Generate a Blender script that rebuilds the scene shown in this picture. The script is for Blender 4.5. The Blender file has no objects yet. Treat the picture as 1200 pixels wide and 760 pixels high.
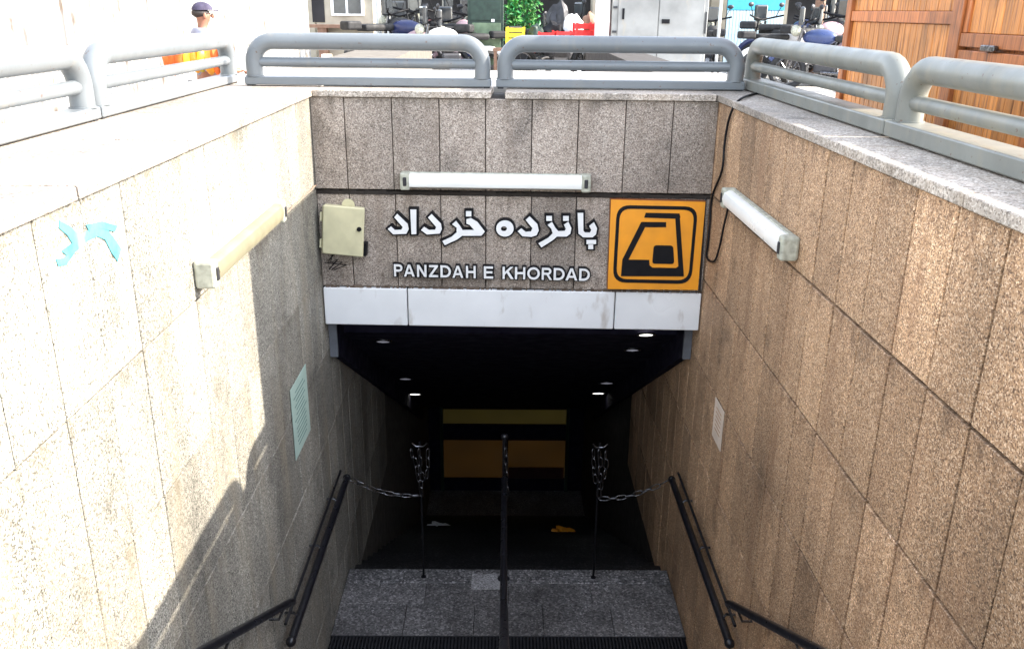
import bpy, bmesh, math, random
from mathutils import Vector, Matrix, noise
random.seed(7)
S = bpy.context.scene
COL = S.collection
R = math.radians

# ------------------------------------------------------------------ camera
FPX = 1019.0
YAW, ROLL, TILT = R(.56), R(.6), R(19.86)
CAM = Vector((0, 0, 1.6))
fw = Vector((math.sin(YAW)*math.cos(TILT), math.cos(YAW)*math.cos(TILT), -math.sin(TILT)))
r0 = Vector((math.cos(YAW), -math.sin(YAW), 0)); u0 = r0.cross(fw)
rt = math.cos(ROLL)*r0 + math.sin(ROLL)*u0
up = -math.sin(ROLL)*r0 + math.cos(ROLL)*u0
cd = bpy.data.cameras.new('camera'); cam = bpy.data.objects.new('camera', cd); COL.objects.link(cam)
cd.sensor_width = 36; cd.lens = 36*FPX/1200; cd.clip_end = 2000; cd.clip_start = .05
m = Matrix.Identity(4)
for i in range(3):
    m[i][0], m[i][1], m[i][2], m[i][3] = rt[i], up[i], -fw[i], CAM[i]
cam.matrix_world = m
S.camera = cam

# ------------------------------------------------------------------ light
SUN_EL = 33.3
w = bpy.data.worlds.new("World"); S.world = w; w.use_nodes = True
nt = w.node_tree; nt.nodes.clear()
sky = nt.nodes.new('ShaderNodeTexSky'); sky.sky_type = 'NISHITA'; sky.sun_disc = False
sky.sun_elevation = R(SUN_EL); sky.sun_rotation = R(90)
bg = nt.nodes.new('ShaderNodeBackground'); bg.inputs[1].default_value = .15
ow = nt.nodes.new('ShaderNodeOutputWorld')
hs = nt.nodes.new('ShaderNodeHueSaturation'); hs.inputs['Saturation'].default_value = .45
nt.links.new(sky.outputs[0], hs.inputs['Color']); nt.links.new(hs.outputs[0], bg.inputs[0]); nt.links.new(bg.outputs[0], ow.inputs[0])
sd = bpy.data.lights.new('sun', 'SUN'); sd.energy = 2.0; sd.angle = R(.5); sd.color = (1, .90, .77)
so = bpy.data.objects.new('sun', sd); COL.objects.link(so)
so.rotation_euler = (0, R(90-SUN_EL), 0); so.location = (20, 0, 20)
S.view_settings.view_transform = 'Standard'; S.view_settings.look = 'None'
S.view_settings.exposure = 2.88; S.view_settings.gamma = 1

# ------------------------------------------------------------------ measuring helper: where a sight line meets a plane
def hit(x, y, axis, val):
    d = fw + (x-600)/FPX*rt - (y-380)/FPX*up
    t = (val-CAM[axis])/d[axis]
    return CAM + t*d

# ------------------------------------------------------------------ materials
MATS = {}
def nodes(name):
    m_ = bpy.data.materials.new(name); m_.use_nodes = True
    n = m_.node_tree; n.nodes.clear()
    o = n.nodes.new('ShaderNodeOutputMaterial'); b = n.nodes.new('ShaderNodeBsdfPrincipled')
    n.links.new(b.outputs[0], o.inputs[0])
    MATS[name] = m_
    return m_, n, b
def ramp(n, src, stops, interp='LINEAR'):
    r = n.nodes.new('ShaderNodeValToRGB'); r.color_ramp.interpolation = interp
    el = r.color_ramp.elements
    while len(el) < len(stops): el.new(.5)
    for e, (p, c) in zip(el, stops):
        e.position = p; e.color = (c[0], c[1], c[2], 1) if hasattr(c, '__len__') else (c, c, c, 1)
    n.links.new(src, r.inputs[0]); return r.outputs[0]
def mul(n, a, b, f=1.0, typ='MULTIPLY'):
    x = n.nodes.new('ShaderNodeMixRGB'); x.blend_type = typ
    if isinstance(f, float): x.inputs[0].default_value = f
    else: n.links.new(f, x.inputs[0])
    for k, s in ((1, a), (2, b)):
        if isinstance(s, (tuple, list)): x.inputs[k].default_value = (*s, 1)
        else: n.links.new(s, x.inputs[k])
    return x.outputs[0]
def tex(n, kind, scale, detail=3, vec=None, stretch=None):
    t = n.nodes.new('ShaderNodeTexNoise' if kind == 'n' else 'ShaderNodeTexVoronoi')
    t.inputs['Scale'].default_value = scale
    if kind == 'n': t.inputs['Detail'].default_value = detail
    g = n.nodes.new('ShaderNodeNewGeometry').outputs['Position'] if vec is None else vec
    if stretch:
        mp = n.nodes.new('ShaderNodeMapping'); mp.inputs['Scale'].default_value = stretch
        n.links.new(g, mp.inputs[0]); g = mp.outputs[0]
    n.links.new(g, t.inputs['Vector'])
    return t
def bump(n, b, h, dist, strength=.6):
    k = n.nodes.new('ShaderNodeBump'); k.inputs['Distance'].default_value = dist; k.inputs['Strength'].default_value = strength
    n.links.new(h, k.inputs['Height']); n.links.new(k.outputs[0], b.inputs['Normal'])

def granite(name, dark, mid, light, stain=(.35, .22, .12), stain_amt=.5, scale=200, rough=.72):
    m_, n, b = nodes(name)
    v = tex(n, 'v', scale)
    sep = n.nodes.new('ShaderNodeSeparateColor'); n.links.new(v.outputs['Color'], sep.inputs[0])
    c = ramp(n, sep.outputs[0], [(0, dark), (.12, dark), (.34, mid), (.70, mid), (.93, light), (1, light)])
    v3 = tex(n, 'v', scale*.55)
    sp3 = n.nodes.new('ShaderNodeSeparateColor'); n.links.new(v3.outputs['Color'], sp3.inputs[0])
    c = mul(n, c, ramp(n, sp3.outputs[0], [(0, .62), (.12, .72), (.2, 1), (.85, 1), (.95, 1.3)]))
    v2 = tex(n, 'n', scale*3, 1)
    c = mul(n, c, ramp(n, v2.outputs[0], [(.3, .78), (.7, 1.2)]))
    big = tex(n, 'n', 1.7, 6, stretch=(1, 1, .55))
    c = mul(n, c, ramp(n, big.outputs[0], [(.3, .62), (.5, 1.0), (.72, 1.22)]))
    st = tex(n, 'n', 2.3, 8, stretch=(3.2, 3.2, .45))
    f = ramp(n, st.outputs[0], [(.5, 0), (.74, stain_amt)])
    c = mul(n, c, stain, f, 'MIX') if stain_amt > 0 else c
    # grime gathered under the horizontal joints, running down in streaks
    gx = n.nodes.new('ShaderNodeNewGeometry'); sx_ = n.nodes.new('ShaderNodeSeparateXYZ'); n.links.new(gx.outputs['Position'], sx_.inputs[0])
    m1 = n.nodes.new('ShaderNodeMath'); m1.operation = 'MULTIPLY_ADD'; n.links.new(sx_.outputs[2], m1.inputs[0]); m1.inputs[1].default_value = 1/.61; m1.inputs[2].default_value = -.425/.61+20
    m2 = n.nodes.new('ShaderNodeMath'); m2.operation = 'FRACT'; n.links.new(m1.outputs[0], m2.inputs[0])
    sk = tex(n, 'n', 5, 4, stretch=(4, 4, .25))
    m3 = n.nodes.new('ShaderNodeMath'); m3.operation = 'MULTIPLY_ADD'; n.links.new(sk.outputs[0], m3.inputs[0]); m3.inputs[1].default_value = .9; n.links.new(m2.outputs[0], m3.inputs[2])
    m4 = n.nodes.new('ShaderNodeMapRange'); n.links.new(m3.outputs[0], m4.inputs[0]); m4.inputs[1].default_value = 1.34; m4.inputs[2].default_value = 1.6; m4.inputs[3].default_value = 0; m4.inputs[4].default_value = .6
    c = mul(n, c, tuple(x*.45 for x in stain), m4.outputs[0], 'MIX')
    bl = tex(n, 'n', 4.5, 5)
    c = mul(n, c, ramp(n, bl.outputs[0], [(.28, .66), (.42, 1.0)]))
    oi = n.nodes.new('ShaderNodeObjectInfo')
    c = mul(n, c, ramp(n, oi.outputs['Random'], [(0, .80), (1, 1.17)]))
    n.links.new(c, b.inputs['Base Color']); b.inputs['Roughness'].default_value = rough
    bump(n, b, sep.outputs[1], .0012)
    return m_
def plain(name, col, rough=.5, metal=0, var=.25, scale=9, spec=.5, stretch=None, grime=None, fine=60):
    m_, n, b = nodes(name)
    t = tex(n, 'n', scale, 6, stretch=stretch)
    c = mul(n, col, ramp(n, t.outputs[0], [(.3, 1-var), (.7, 1+var*.4)]))
    if grime:
        g = tex(n, 'n', 6, 9, stretch=(1.5, 1.5, .6))
        c = mul(n, c, grime[0], ramp(n, g.outputs[0], [(grime[1], 0), (grime[1]+.12, grime[2])]), 'MIX')
    n.links.new(c, b.inputs['Base Color'])
    b.inputs['Metallic'].default_value = metal
    r = ramp(n, t.outputs[0], [(.3, min(1, rough*1.25)), (.7, rough*.85)])
    n.links.new(r, b.inputs['Roughness'])
    if 'paint' in name and 'grey' in name:
        ch = tex(n, 'n', 38, 6); c = mul(n, c, (.10, .06, .04), ramp(n, ch.outputs[0], [(.67, 0), (.70, .85)]), 'MIX'); n.links.new(c, b.inputs['Base Color'])
    t2 = tex(n, 'n', fine, 3); bump(n, b, t2.outputs[0], .0008, .4)
    b.inputs['Specular IOR Level'].default_value = spec
    return m_
def glow(name, col, s, var=.5):
    m_, n, b = nodes(name)
    t = tex(n, 'n', 1.6, 3)
    c = mul(n, col, ramp(n, t.outputs[0], [(.3, 1-var), (.7, 1.2)]))
    b.inputs['Base Color'].default_value = (.05, .05, .04, 1)
    n.links.new(c, b.inputs['Emission Color']); b.inputs['Emission Strength'].default_value = s
    return m_

G_BACK = granite('granite_grey', (.15, .115, .092), (.315, .262, .218), (.49, .43, .37), (.17, .125, .09), .45)
G_RIGHT = granite('granite_brown', (.18, .10, .055), (.43, .262, .142), (.70, .50, .33), (.22, .115, .06), .5)
G_LEFT = granite('granite_pale', (.085, .08, .065), (.275, .262, .222), (.46, .44, .38), (.28, .235, .16), .5)
G_FLOOR = granite('granite_floor', (.07, .067, .067), (.14, .134, .132), (.30, .285, .28), (.08, .07, .07), .3, 80, .6)
G_LOWER = granite('granite_lower_shade', (.006, .006, .006), (.014, .014, .015), (.04, .04, .04), (.015, .015, .015), .3, 80, .5)  # lower flight's granite darkened to near black, tunnel shade in the colour
G_COPE = granite('granite_coping', (.19, .155, .125), (.36, .31, .26), (.52, .47, .41), (.30, .23, .16), .4, 150)
MORTAR = plain('mortar', (.025, .019, .015), .9)
CONC = plain('concrete', (.36, .34, .31), .9, scale=2)
SLABM = plain('pale_render', (.46, .44, .41), .85, var=.15, scale=3)
PAVE = plain('paving', (.42, .40, .37), .9, scale=1.2)
STEEL = plain('grey_paint', (.135, .15, .16), .36, var=.1, scale=4, grime=((.19, .18, .16), .60, .5))
STEELR = plain('weathered_grey_paint', (.165, .17, .152), .42, var=.18, scale=5, grime=((.20, .19, .15), .52, .6))
WHITEP = plain('white_panel_paint', (.82, .83, .83), .3, var=.08, scale=3, grime=((.34, .27, .20), .60, .55))
BEIGE = plain('beige_enamel', (.60, .56, .36), .4, var=.15, grime=((.36, .28, .16), .62, .5))
DIFF = plain('lamp_diffuser', (.80, .80, .76), .3, var=.08, scale=4)
CAPG = plain('lamp_end_cap', (.42, .42, .34), .5, var=.4, scale=30)
BLACK = plain('black_plastic', (.007, .007, .009), .6, spec=.2)
BLACKM = plain('black_rail_paint', (.010, .010, .013), .3, var=.5, scale=20)
CHROME = plain('chain_steel', (.20, .20, .21), .28, 1.0, var=.9, scale=45)
DARKM = plain('dark_metal', (.05, .05, .055), .5, .6)
ORANGE = plain('orange_sign_paint', (.85, .33, .02), .4, var=.12, scale=7, grime=((.62, .28, .05), .62, .5))
LETTER = plain('white_letter_face', (.78, .78, .77), .35, var=.1)
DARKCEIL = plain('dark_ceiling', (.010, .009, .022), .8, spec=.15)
WOOD = None
def wood(name, base, dark):
    m_, n, b = nodes(name)
    t = tex(n, 'n', 5, 7, stretch=(14, 14, .8))
    c = ramp(n, t.outputs[0], [(.3, dark), (.5, base), (.75, tuple(min(1, x*1.35) for x in base))])
    oi = n.nodes.new('ShaderNodeObjectInfo')
    c = mul(n, c, ramp(n, oi.outputs['Random'], [(0, .72), (1, 1.2)]))
    t3 = tex(n, 'n', 3, 4); c = mul(n, c, ramp(n, t3.outputs[0], [(.3, .6), (.45, 1)]))
    n.links.new(c, b.inputs['Base Color']); b.inputs['Roughness'].default_value = .45
    bump(n, b, t.outputs[0], .002)
    return m_
WOOD = wood('varnished_wood', (.50, .19, .04), (.18, .055, .014))
WOODD = wood('varnished_wood_frame', (.36, .115, .03), (.13, .035, .01))
SHEET = plain('white_sheet_metal', (.42, .41, .39), .5, var=.6, scale=3, stretch=(6, 6, .2), grime=((.12, .085, .06), .56, .85))
GREEND = plain('dark_green_paint', (.012, .035, .024), .5, var=.3)
GREENL = plain('pale_green_paint', (.14, .20, .12), .6, var=.4, scale=5)
GREENV = plain('bright_green_plastic', (.015, .22, .05), .5, var=.4, scale=4)
YELLOW = plain('yellow_plastic', (.80, .62, .03), .5)
RED = plain('red_plastic', (.70, .03, .03), .45)
REDO = plain('orange_red_cloth', (.75, .13, .02), .8)
CYAN = plain('turquoise_paint', (.06, .42, .60), .5, var=.2)
CYANW = plain('pale_blue_shutter', (.52, .66, .72), .5, var=.15)
SPRAY = plain('turquoise_spray', (.08, .34, .40), .7, var=.5, scale=18, grime=((.30, .38, .37), .56, .7))
MINT = plain('mint_paper', (.42, .56, .49), .7, var=.1, scale=5)
CREAM = plain('cream_paper', (.75, .62, .50), .7, var=.15, scale=8)
INK = plain('poster_ink', (.14, .25, .22), .7)
RUBBER = plain('rubber', (.016, .016, .017), .7)
GREYP = plain('pale_pole_paint', (.55, .57, .56), .5)
GREYC = plain('light_grey_cabinet', (.27, .27, .26), .55, var=.3, scale=2, grime=((.30, .27, .22), .6, .6))
STUCCO = plain('cream_stucco', (.36, .32, .25), .85, var=.35, scale=2)
BROWN = plain('brown_board', (.20, .11, .07), .7)
GLASSD = plain('dark_glass', (.04, .045, .05), .1, spec=.8)
SKIN = plain('skin', (.26, .115, .07), .55, var=.15)
SHIRT = plain('pale_blue_shirt', (.26, .28, .36), .85, var=.2)
TROUS = plain('dark_trousers', (.04, .045, .07), .85)
CAPM = plain('navy_cap_cloth', (.035, .028, .06), .8, var=.4, scale=14)
HAIR = plain('dark_hair', (.02, .015, .012), .6)
LEAF = plain('leaf_green', (.05, .22, .03), .6, var=.5, scale=4)
PINK = plain('pale_pink_paint', (.38, .25, .27), .4)
GOLD = glow('amber_wall_glow', (.42, .19, .03), .006, .3)  # emission painted on, standing in for a yellow lit wall beyond
GOLD2 = glow('amber_strip_glow', (.36, .27, .05), .007, .3)  # upper strip of the same stand-in glow, no lamp behind it
GLOWW = glow('downlight_glow', (1, .97, .9), .5, .1)
GLOWD = glow('dim_downlight_glow', (.5, .5, .6), .05, .2)
GLOWO = glow('amber_downlight_glow', (1, .36, .1), .022, .2)

# ------------------------------------------------------------------ mesh helpers
def link(name, bm, mat, parent=None, smooth=False):
    me = bpy.data.meshes.new(name)
    bmesh.ops.recalc_face_normals(bm, faces=bm.faces)
    bm.to_mesh(me); bm.free()
    if mat: me.materials.append(mat)
    if smooth:
        me.shade_smooth()
        try: me.set_sharp_from_angle(angle=R(40))
        except Exception: pass
    o = bpy.data.objects.new(name, me); COL.objects.link(o)
    if parent: o.parent = parent
    return o
def tag(o, label=None, cat=None, group=None, kind=None):
    if label: o['label'] = label
    if cat: o['category'] = cat
    if group: o['group'] = group
    if kind: o['kind'] = kind
    return o
def thing(name, label, cat, loc=(0, 0, 0), rz=0, group=None):
    o = bpy.data.objects.new(name, None); COL.objects.link(o); o.empty_display_size = .1
    o.location = loc; o.rotation_euler = (0, 0, rz)
    return tag(o, label, cat, group)
def box(bm, x0, x1, y0, y1, z0, z1, bev=0, M=None, seg=1):
    r = bmesh.ops.create_cube(bm, size=1)
    vs = r['verts']
    for v in vs:
        v.co = Vector(((x0+x1)/2+v.co.x*(x1-x0), (y0+y1)/2+v.co.y*(y1-y0), (z0+z1)/2+v.co.z*(z1-z0)))
    if bev:
        es = list({e for v in vs for e in v.link_edges})
        g = bmesh.ops.bevel(bm, geom=es, offset=bev, segments=seg, affect='EDGES', profile=.5)
        vs = list({v for f in g['faces'] for v in f.verts} | {v for v in vs if v.is_valid})
    if M is not None:
        for v in vs: v.co = M @ v.co
    return vs
def B(name, mat, parent, *a, bev=0, M=None):
    bm = bmesh.new(); box(bm, *a, bev=bev, M=M); return link(name, bm, mat, parent)
def tube(bm, pts, r, n=12, caps=True):
    pts = [Vector(p) for p in pts]
    rs = r if isinstance(r, (list, tuple)) else [r]*len(pts)
    T = []
    for i in range(len(pts)):
        a = pts[max(0, i-1)]; b = pts[min(len(pts)-1, i+1)]
        T.append((b-a).normalized())
    u = T[0].orthogonal().normalized(); rings = []
    for i, p in enumerate(pts):
        u = (u - T[i]*u.dot(T[i])).normalized(); v = T[i].cross(u)
        rings.append([bm.verts.new(p+rs[i]*(math.cos(2*math.pi*k/n)*u+math.sin(2*math.pi*k/n)*v)) for k in range(n)])
    for a, b in zip(rings, rings[1:]):
        for k in range(n): bm.faces.new((a[k], a[(k+1) % n], b[(k+1) % n], b[k]))
    if caps: bm.faces.new(rings[0][::-1]); bm.faces.new(rings[-1])
def TB(name, mat, parent, pts, r, n=12):
    bm = bmesh.new(); tube(bm, pts, r, n); return link(name, bm, mat, parent, True)
def arc(c, r, a0, a1, n, ax=(1, 0, 0), ay=(0, 0, 1)):
    ax, ay, c = Vector(ax), Vector(ay), Vector(c)
    return [c+r*(math.cos(a0+(a1-a0)*i/n)*ax+math.sin(a0+(a1-a0)*i/n)*ay) for i in range(n+1)]
def prism(bm, poly, y0, y1):           # poly in x,z ; extruded along y
    from mathutils.geometry import tessellate_polygon
    a = [bm.verts.new((p[0], y0, p[1])) for p in poly]; b = [bm.verts.new((p[0], y1, p[1])) for p in poly]
    k = len(poly)
    for t in tessellate_polygon([[Vector((p[0], p[1], 0)) for p in poly]]):
        if len(set(t)) == 3:
            bm.faces.new([a[i] for i in t]); bm.faces.new([b[i] for i in reversed(t)])
    for i in range(k): bm.faces.new((a[i], a[(i+1) % k], b[(i+1) % k], b[i]))
def grow(poly, d):
    n = len(poly); out = []
    area = sum(poly[i][0]*poly[(i+1) % n][1]-poly[(i+1) % n][0]*poly[i][1] for i in range(n))
    s = 1 if area > 0 else -1
    for i in range(n):
        p0, p, p1 = Vector(poly[i-1]), Vector(poly[i]), Vector(poly[(i+1) % n])
        e0 = (p-p0).normalized(); e1 = (p1-p).normalized()
        n0 = Vector((e0.y, -e0.x))*s; n1 = Vector((e1.y, -e1.x))*s
        mm = (n0+n1); L = mm.length
        mm = mm/L if L > 1e-6 else n0
        k = min(1.5, 1/max(.3, mm.dot(n0)))
        q = p+mm*d*k; out.append((q.x, q.y))
    return out
def cp(o, parent=None):
    c = o.copy(); COL.objects.link(c); c.parent = parent
    for ch in o.children: cp(ch, c)
    return c

# ------------------------------------------------------------------ dimensions
XL, XR = -1.31, 1.415
YB = 5.98; BROT = math.atan2(-.08, XR-XL)
CT = 1.09; CB = 1.045               # coping top and underside
LAND = -2.9; DEEP = -6.7
SLOPE = .583

# ================================================================== SETTING: ground
def quads(bm, rects, z):
    for x0, x1, y0, y1 in rects:
        vs = [bm.verts.new((a, b, z)) for a, b in ((x0, y0), (x1, y0), (x1, y1), (x0, y1))]
        bm.faces.new(vs)
bm = bmesh.new(); BIG = 400
quads(bm, [(-BIG, -2.1, -BIG, BIG), (1.96, BIG, -BIG, BIG), (-2.1, 1.96, 6.44, BIG), (-2.1, 1.96, -BIG, -.26)], 0)
tag(link('pavement', bm, PAVE), kind='structure')
# paving slabs around the entrance, slightly proud of the sheet
pv = bmesh.new()
for i in range(-6, 8):
    for j in range(7, 40):
        x0, y0 = i*1.2, j*1.2
        if x0 < 1.2 and y0 < 7: continue
        box(pv, x0+.006, x0+1.194, y0+.006, y0+1.194, .002, .012+random.random()*.004)
tag(link('paving_slabs', pv, PAVE), kind='stuff', label='pale square paving slabs laid across the pavement behind the railings', cat='paving')

# ================================================================== panelled walls
panel_cache = {}
def panel_mesh(wd, ht, mat):
    key = (round(wd, 3), round(ht, 3), mat.name)
    if key not in panel_cache:
        bm = bmesh.new(); a, b, c = wd/2, ht/2, .003
        r1 = [bm.verts.new(p) for p in ((-a, .03, -b), (a, .03, -b), (a, .03, b), (-a, .03, b))]
        r2 = [bm.verts.new(p) for p in ((-a, c, -b), (a, c, -b), (a, c, b), (-a, c, b))]
        r3 = [bm.verts.new(p) for p in ((-a+c, 0, -b+c), (a-c, 0, -b+c), (a-c, 0, b-c), (-a+c, 0, b-c))]
        for p, q in ((r1, r2), (r2, r3)):
            for k in range(4): bm.faces.new((p[k], p[(k+1) % 4], q[(k+1) % 4], q[k]))
        bm.faces.new(r3); bm.faces.new(r1[::-1])
        bmesh.ops.recalc_face_normals(bm, faces=bm.faces)
        me = bpy.data.meshes.new('stone_panel'); bm.to_mesh(me); bm.free(); me.materials.append(mat)
        panel_cache[key] = me
    return panel_cache[key]
def panels(parent, spots, mat, g=.0085):
    """spots: (u0,u1,z0,z1) in the wall's own frame, front face at y=0"""
    rr = random.Random(3)
    for u0, u1, z0, z1 in spots:
        o = bpy.data.objects.new('stone_panel', panel_mesh(u1-u0-g, z1-z0-g*1.1, mat)); COL.objects.link(o)
        o.parent = parent
        o.location = ((u0+u1)/2, rr.uniform(-.0015, .0015), (z0+z1)/2)
        o.rotation_euler = (rr.uniform(-.002, .002), rr.uniform(-.001, .001), rr.uniform(-.003, .003))
ROWS = [(.425, CB), (-.185, .425), (-.80, -.185), (-1.41, -.80), (-2.02, -1.41), (-2.63, -2.02), (-3.24, -2.63)]
def stair_z(Y):
    return 0 if Y < -.25 else max(LAND, -(Y+.25)*SLOPE) if Y < 6.27 else LAND-(Y-6.27)*SLOPE
def ceil_z(Y): return -.56-(Y-6)*.577
def side_spots(phase):
    out = []
    rr = random.Random(phase)
    for ri, (z0, z1) in enumerate(ROWS):
        sh = 0
        k = 0
        Y = 3.53-.29*10+sh
        while Y < 8.6:
            Y1 = Y+.29
            keep = z1 > stair_z(Y)-.15 and Y1 > .55 and not (Y > 6.0 and z0 > ceil_z(Y)+.15)
            if keep: out.append((Y, Y1, z0, z1))
            Y = Y1
    return out
# left wall: local x runs along +Y?  frame: u = world Y, front normal +X
lw = thing('left_wall', 'pale granite panelled side wall on the left, half in hard sunlight', 'wall', (XL, 0, 0), R(90))
# local (u, y, z) -> world: u -> +Y, y -> -X
panels(lw, side_spots(1), G_LEFT, .0055)
B('wall_core', plain('pale_mortar', (.12, .105, .085), .9), lw, -.3, 16.4, .022, .81, -8.2, CB)
rw = thing('right_wall', 'brown granite panelled side wall on the right, in shade', 'wall', (XR, 0, 0), R(-90))
# local u -> -Y, y -> +X
panels(rw, [(-b, -a, z0, z1) for a, b, z0, z1 in side_spots(2)], G_RIGHT, .0125)
B('wall_core', MORTAR, rw, -16.4, .3, .022, .545, -8.2, CB)
# coping slabs
def coping(parent, u0, u1, y0, y1, n, mat, g=.004):
    L = (u1-u0)/n
    for i in range(n):
        a = u0+i*L; j = random.uniform(-.002, .002)
        bm = bmesh.new(); box(bm, a+g, a+L-g, y0+j, y1, CB+.001, CT+j, bev=.004)
        link('coping_slab', bm, mat, parent)
coping(lw, -.3, 6.5, -.02, .83, 7, G_COPE, .007)
coping(rw, -6.5, .3, -.02, .56, 7, G_COPE)

# back wall
bw = thing('back_wall', 'grey granite panelled wall above the tunnel mouth carrying the station name', 'wall', (XL, YB, 0), BROT)
BW = math.hypot(XR-XL, .08)
bwM = Matrix.Translation((XL, YB, 0)) @ Matrix.Rotation(BROT, 4, 'Z')
bwI = bwM.inverted()
def onback(x, y, off=0):
    """point of the back wall seen at photo pixel x,y (in the wall's frame)"""
    d = fw + (x-600)/FPX*rt - (y-380)/FPX*up
    o_ = bwI @ CAM; dd = bwI.to_3x3() @ d
    t = (-off-o_.y)/dd.y; p = o_+dd*t
    return (p.x, p.z)
xs = [onback(x, 165)[0] for x in (405, 460, 515, 569, 623, 677, 732, 787)]
xs = [.0]+xs+[BW]
sp = [(a, b, .425, CB) for a, b in zip(xs, xs[1:])]
xs2 = [0]+[onback(x, 290)[0] for x in (412, 465, 517, 569, 622, 674, 727, 780)]+[BW]
panels(bw, sp, G_BACK, .006)
low = bpy.data.objects.new('recessed_band', None)
rr = random.Random(5)
for a, b in zip(xs2, xs2[1:]):
    o = bpy.data.objects.new('stone_panel', panel_mesh(b-a-.006, .665, G_BACK)); COL.objects.link(o); o.parent = bw
    o.location = ((a+b)/2, .018+rr.uniform(-.001, .001), .055); o.rotation_euler = (0, 0, rr.uniform(-.003, .003))
bpy.data.objects.remove(low)
B('wall_core', MORTAR, bw, 0, BW, .042, .46, -.55, CB)
g0, g1 = onback(575, 108)[0], onback(592, 108)[0]
for a, b in ((.025, g0), (g1, BW-.025)):
    bm = bmesh.new(); box(bm, a, b, -.022, .47, CB+.001, CT, bev=.004); link('coping_slab', bm, G_COPE, bw)
# rough mortar line in the gap between the two bands
bm = bmesh.new(); rr = random.Random(9)
n = 90
for i in range(n):
    u = BW*i/n
    box(bm, u, u+BW/n*1.2, .004+rr.random()*.012, .04, .39+rr.random()*.006, .412+rr.random()*.012)
link('mortar_joint', bm, MORTAR, bw)

rs = thing('entrance_roof_slab', 'pale flat concrete roof slab behind the two middle barriers', 'roof slab', (0, 6.46, 0))
for i in range(3):
    x_ = -2.12+i*1.363
    bm = bmesh.new(); box(bm, x_+.003, x_+1.36, .01, 1.72, .0, CT-.002*i-.004, bev=.006); link('slab', bm, SLABM, rs)

# white lintel: three sheet panels
lt = thing('lintel_fascia', 'white painted three piece metal fascia over the dark tunnel mouth', 'fascia', (XL, YB, 0), BROT)
cuts = [.005, onback(478, 360)[0], onback(720, 365)[0], BW-.005]
for a, b in zip(cuts, cuts[1:]):
    bm = bmesh.new(); box(bm, a+.004, b-.004, -.012, .03, -.565, -.285, bev=.006); link('fascia_panel', bm, WHITEP, lt)
bm = bmesh.new(); rr = random.Random(2)
for i in range(150):
    u = rr.uniform(.02, BW-.02); d = rr.random()*.012
    box(bm, u, u+rr.uniform(.006, .03), -.002, .016, -.287, -.276+d)
link('mortar_crumbs', bm, plain('crumbly_mortar', (.16, .12, .09), .95), lt)['kind'] = 'stuff'
bm = bmesh.new(); box(bm, .0, BW, .031, .45, -.575, -.50); link('soffit_board', bm, DARKCEIL, lt)

# ================================================================== tunnel
tn = thing('tunnel_ceiling', 'dark sloping ceiling over the lower stairs', 'ceiling', (0, 0, 0))
bm = bmesh.new()
def slab(bm, pts, x0, x1, th):
    a = [bm.verts.new((x0, y, z)) for y, z in pts]+[bm.verts.new((x0, y, z+th)) for y, z in reversed(pts)]
    b = [bm.verts.new((x1, v.co.y, v.co.z)) for v in a]
    k = len(a)
    bm.faces.new(a); bm.faces.new(b[::-1])
    for i in range(k): bm.faces.new((a[i], b[i], b[(i+1) % k], a[(i+1) % k]))
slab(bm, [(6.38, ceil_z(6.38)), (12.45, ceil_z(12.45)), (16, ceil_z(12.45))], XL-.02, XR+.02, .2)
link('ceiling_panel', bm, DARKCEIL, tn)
for x0, x1 in ((XL+.005, XL+.06), (XR-.06, XR-.005)):
    bm = bmesh.new()
    slab(bm, [(6.12, -.86), (12.3, -.86-6.18*.577)], x0, x1, .28)
    link('side_bulkhead', bm, DARKCEIL, tn)
    B('end_panel', plain('end_panel_paint', (.14, .15, .17), .6), tn, x0-.002, x1+.002, 6.09, 6.118, -.87, -.585)
# stairs
st = thing('staircase', 'dark granite staircase with a landing going down under the tunnel, lower steps coloured with its shade', 'stairs', (0, 0, 0))
def step(y0, y1, z, zb, mt=G_FLOOR):
    bm = bmesh.new(); box(bm, XL+.003, XR-.003, y0-.015, y1, z-.03, z, bev=.004)
    box(bm, XL+.004, XR-.004, y0+.0, y1, zb, z-.0305); return link('step', bm, mt, st)
N1 = 17; run = (4.72+.25)/N1; rise = -LAND/N1
for i in range(N1-1+1):
    if i == N1: break
    z = -rise*i
    if i > 0: step(-.25+run*(i-1), -.25+run*i, z, z-.35)
# landing: slabs
yg0, yg1 = 5.16, 5.45
bm = bmesh.new(); box(bm, XL+.004, XR-.004, 4.40, 6.25, LAND-.3, LAND-.035); link('landing_base', bm, MORTAR, st)
def slabs(y0, y1, nx, z=LAND, off=0):
    xs_ = [XL+.004+(XR-XL-.008)*i/nx for i in range(nx+1)]
    for a, b in zip(xs_, xs_[1:]):
        bm = bmesh.new(); j = random.uniform(-.0012, .0012)
        box(bm, a+.002, b-.002, y0+.002, y1-.002, z-.034, z+j, bev=.002); link('landing_slab', bm, G_FLOOR, st)
slabs(4.42, 4.78, 5); slabs(4.78, yg0, 5); slabs(yg1, 5.83, 5); slabs(5.83, 6.10, 4)
bm = bmesh.new(); box(bm, XL+.004, XR-.004, 6.102, 6.29, LAND-.04, LAND+.003, bev=.006); link('landing_nosing', bm, granite('granite_nosing', (.07, .07, .07), (.17, .165, .165), (.42, .4, .4), (.1, .1, .1), .2, 70), st)
# repaired pale tile on the landing
pa, pb = hit(552, 690, 2, LAND), hit(588, 672, 2, LAND)
bm = bmesh.new(); box(bm, pa.x, pb.x-.01, pa.y, pb.y, LAND-.02, LAND+.0045, bev=.002)
tag(link('repair_tile', bm, granite('granite_patch', (.2, .19, .19), (.38, .37, .37), (.55, .54, .54), (.2, .2, .2), .1, 110), st), label='paler replacement tile in the landing')
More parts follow.
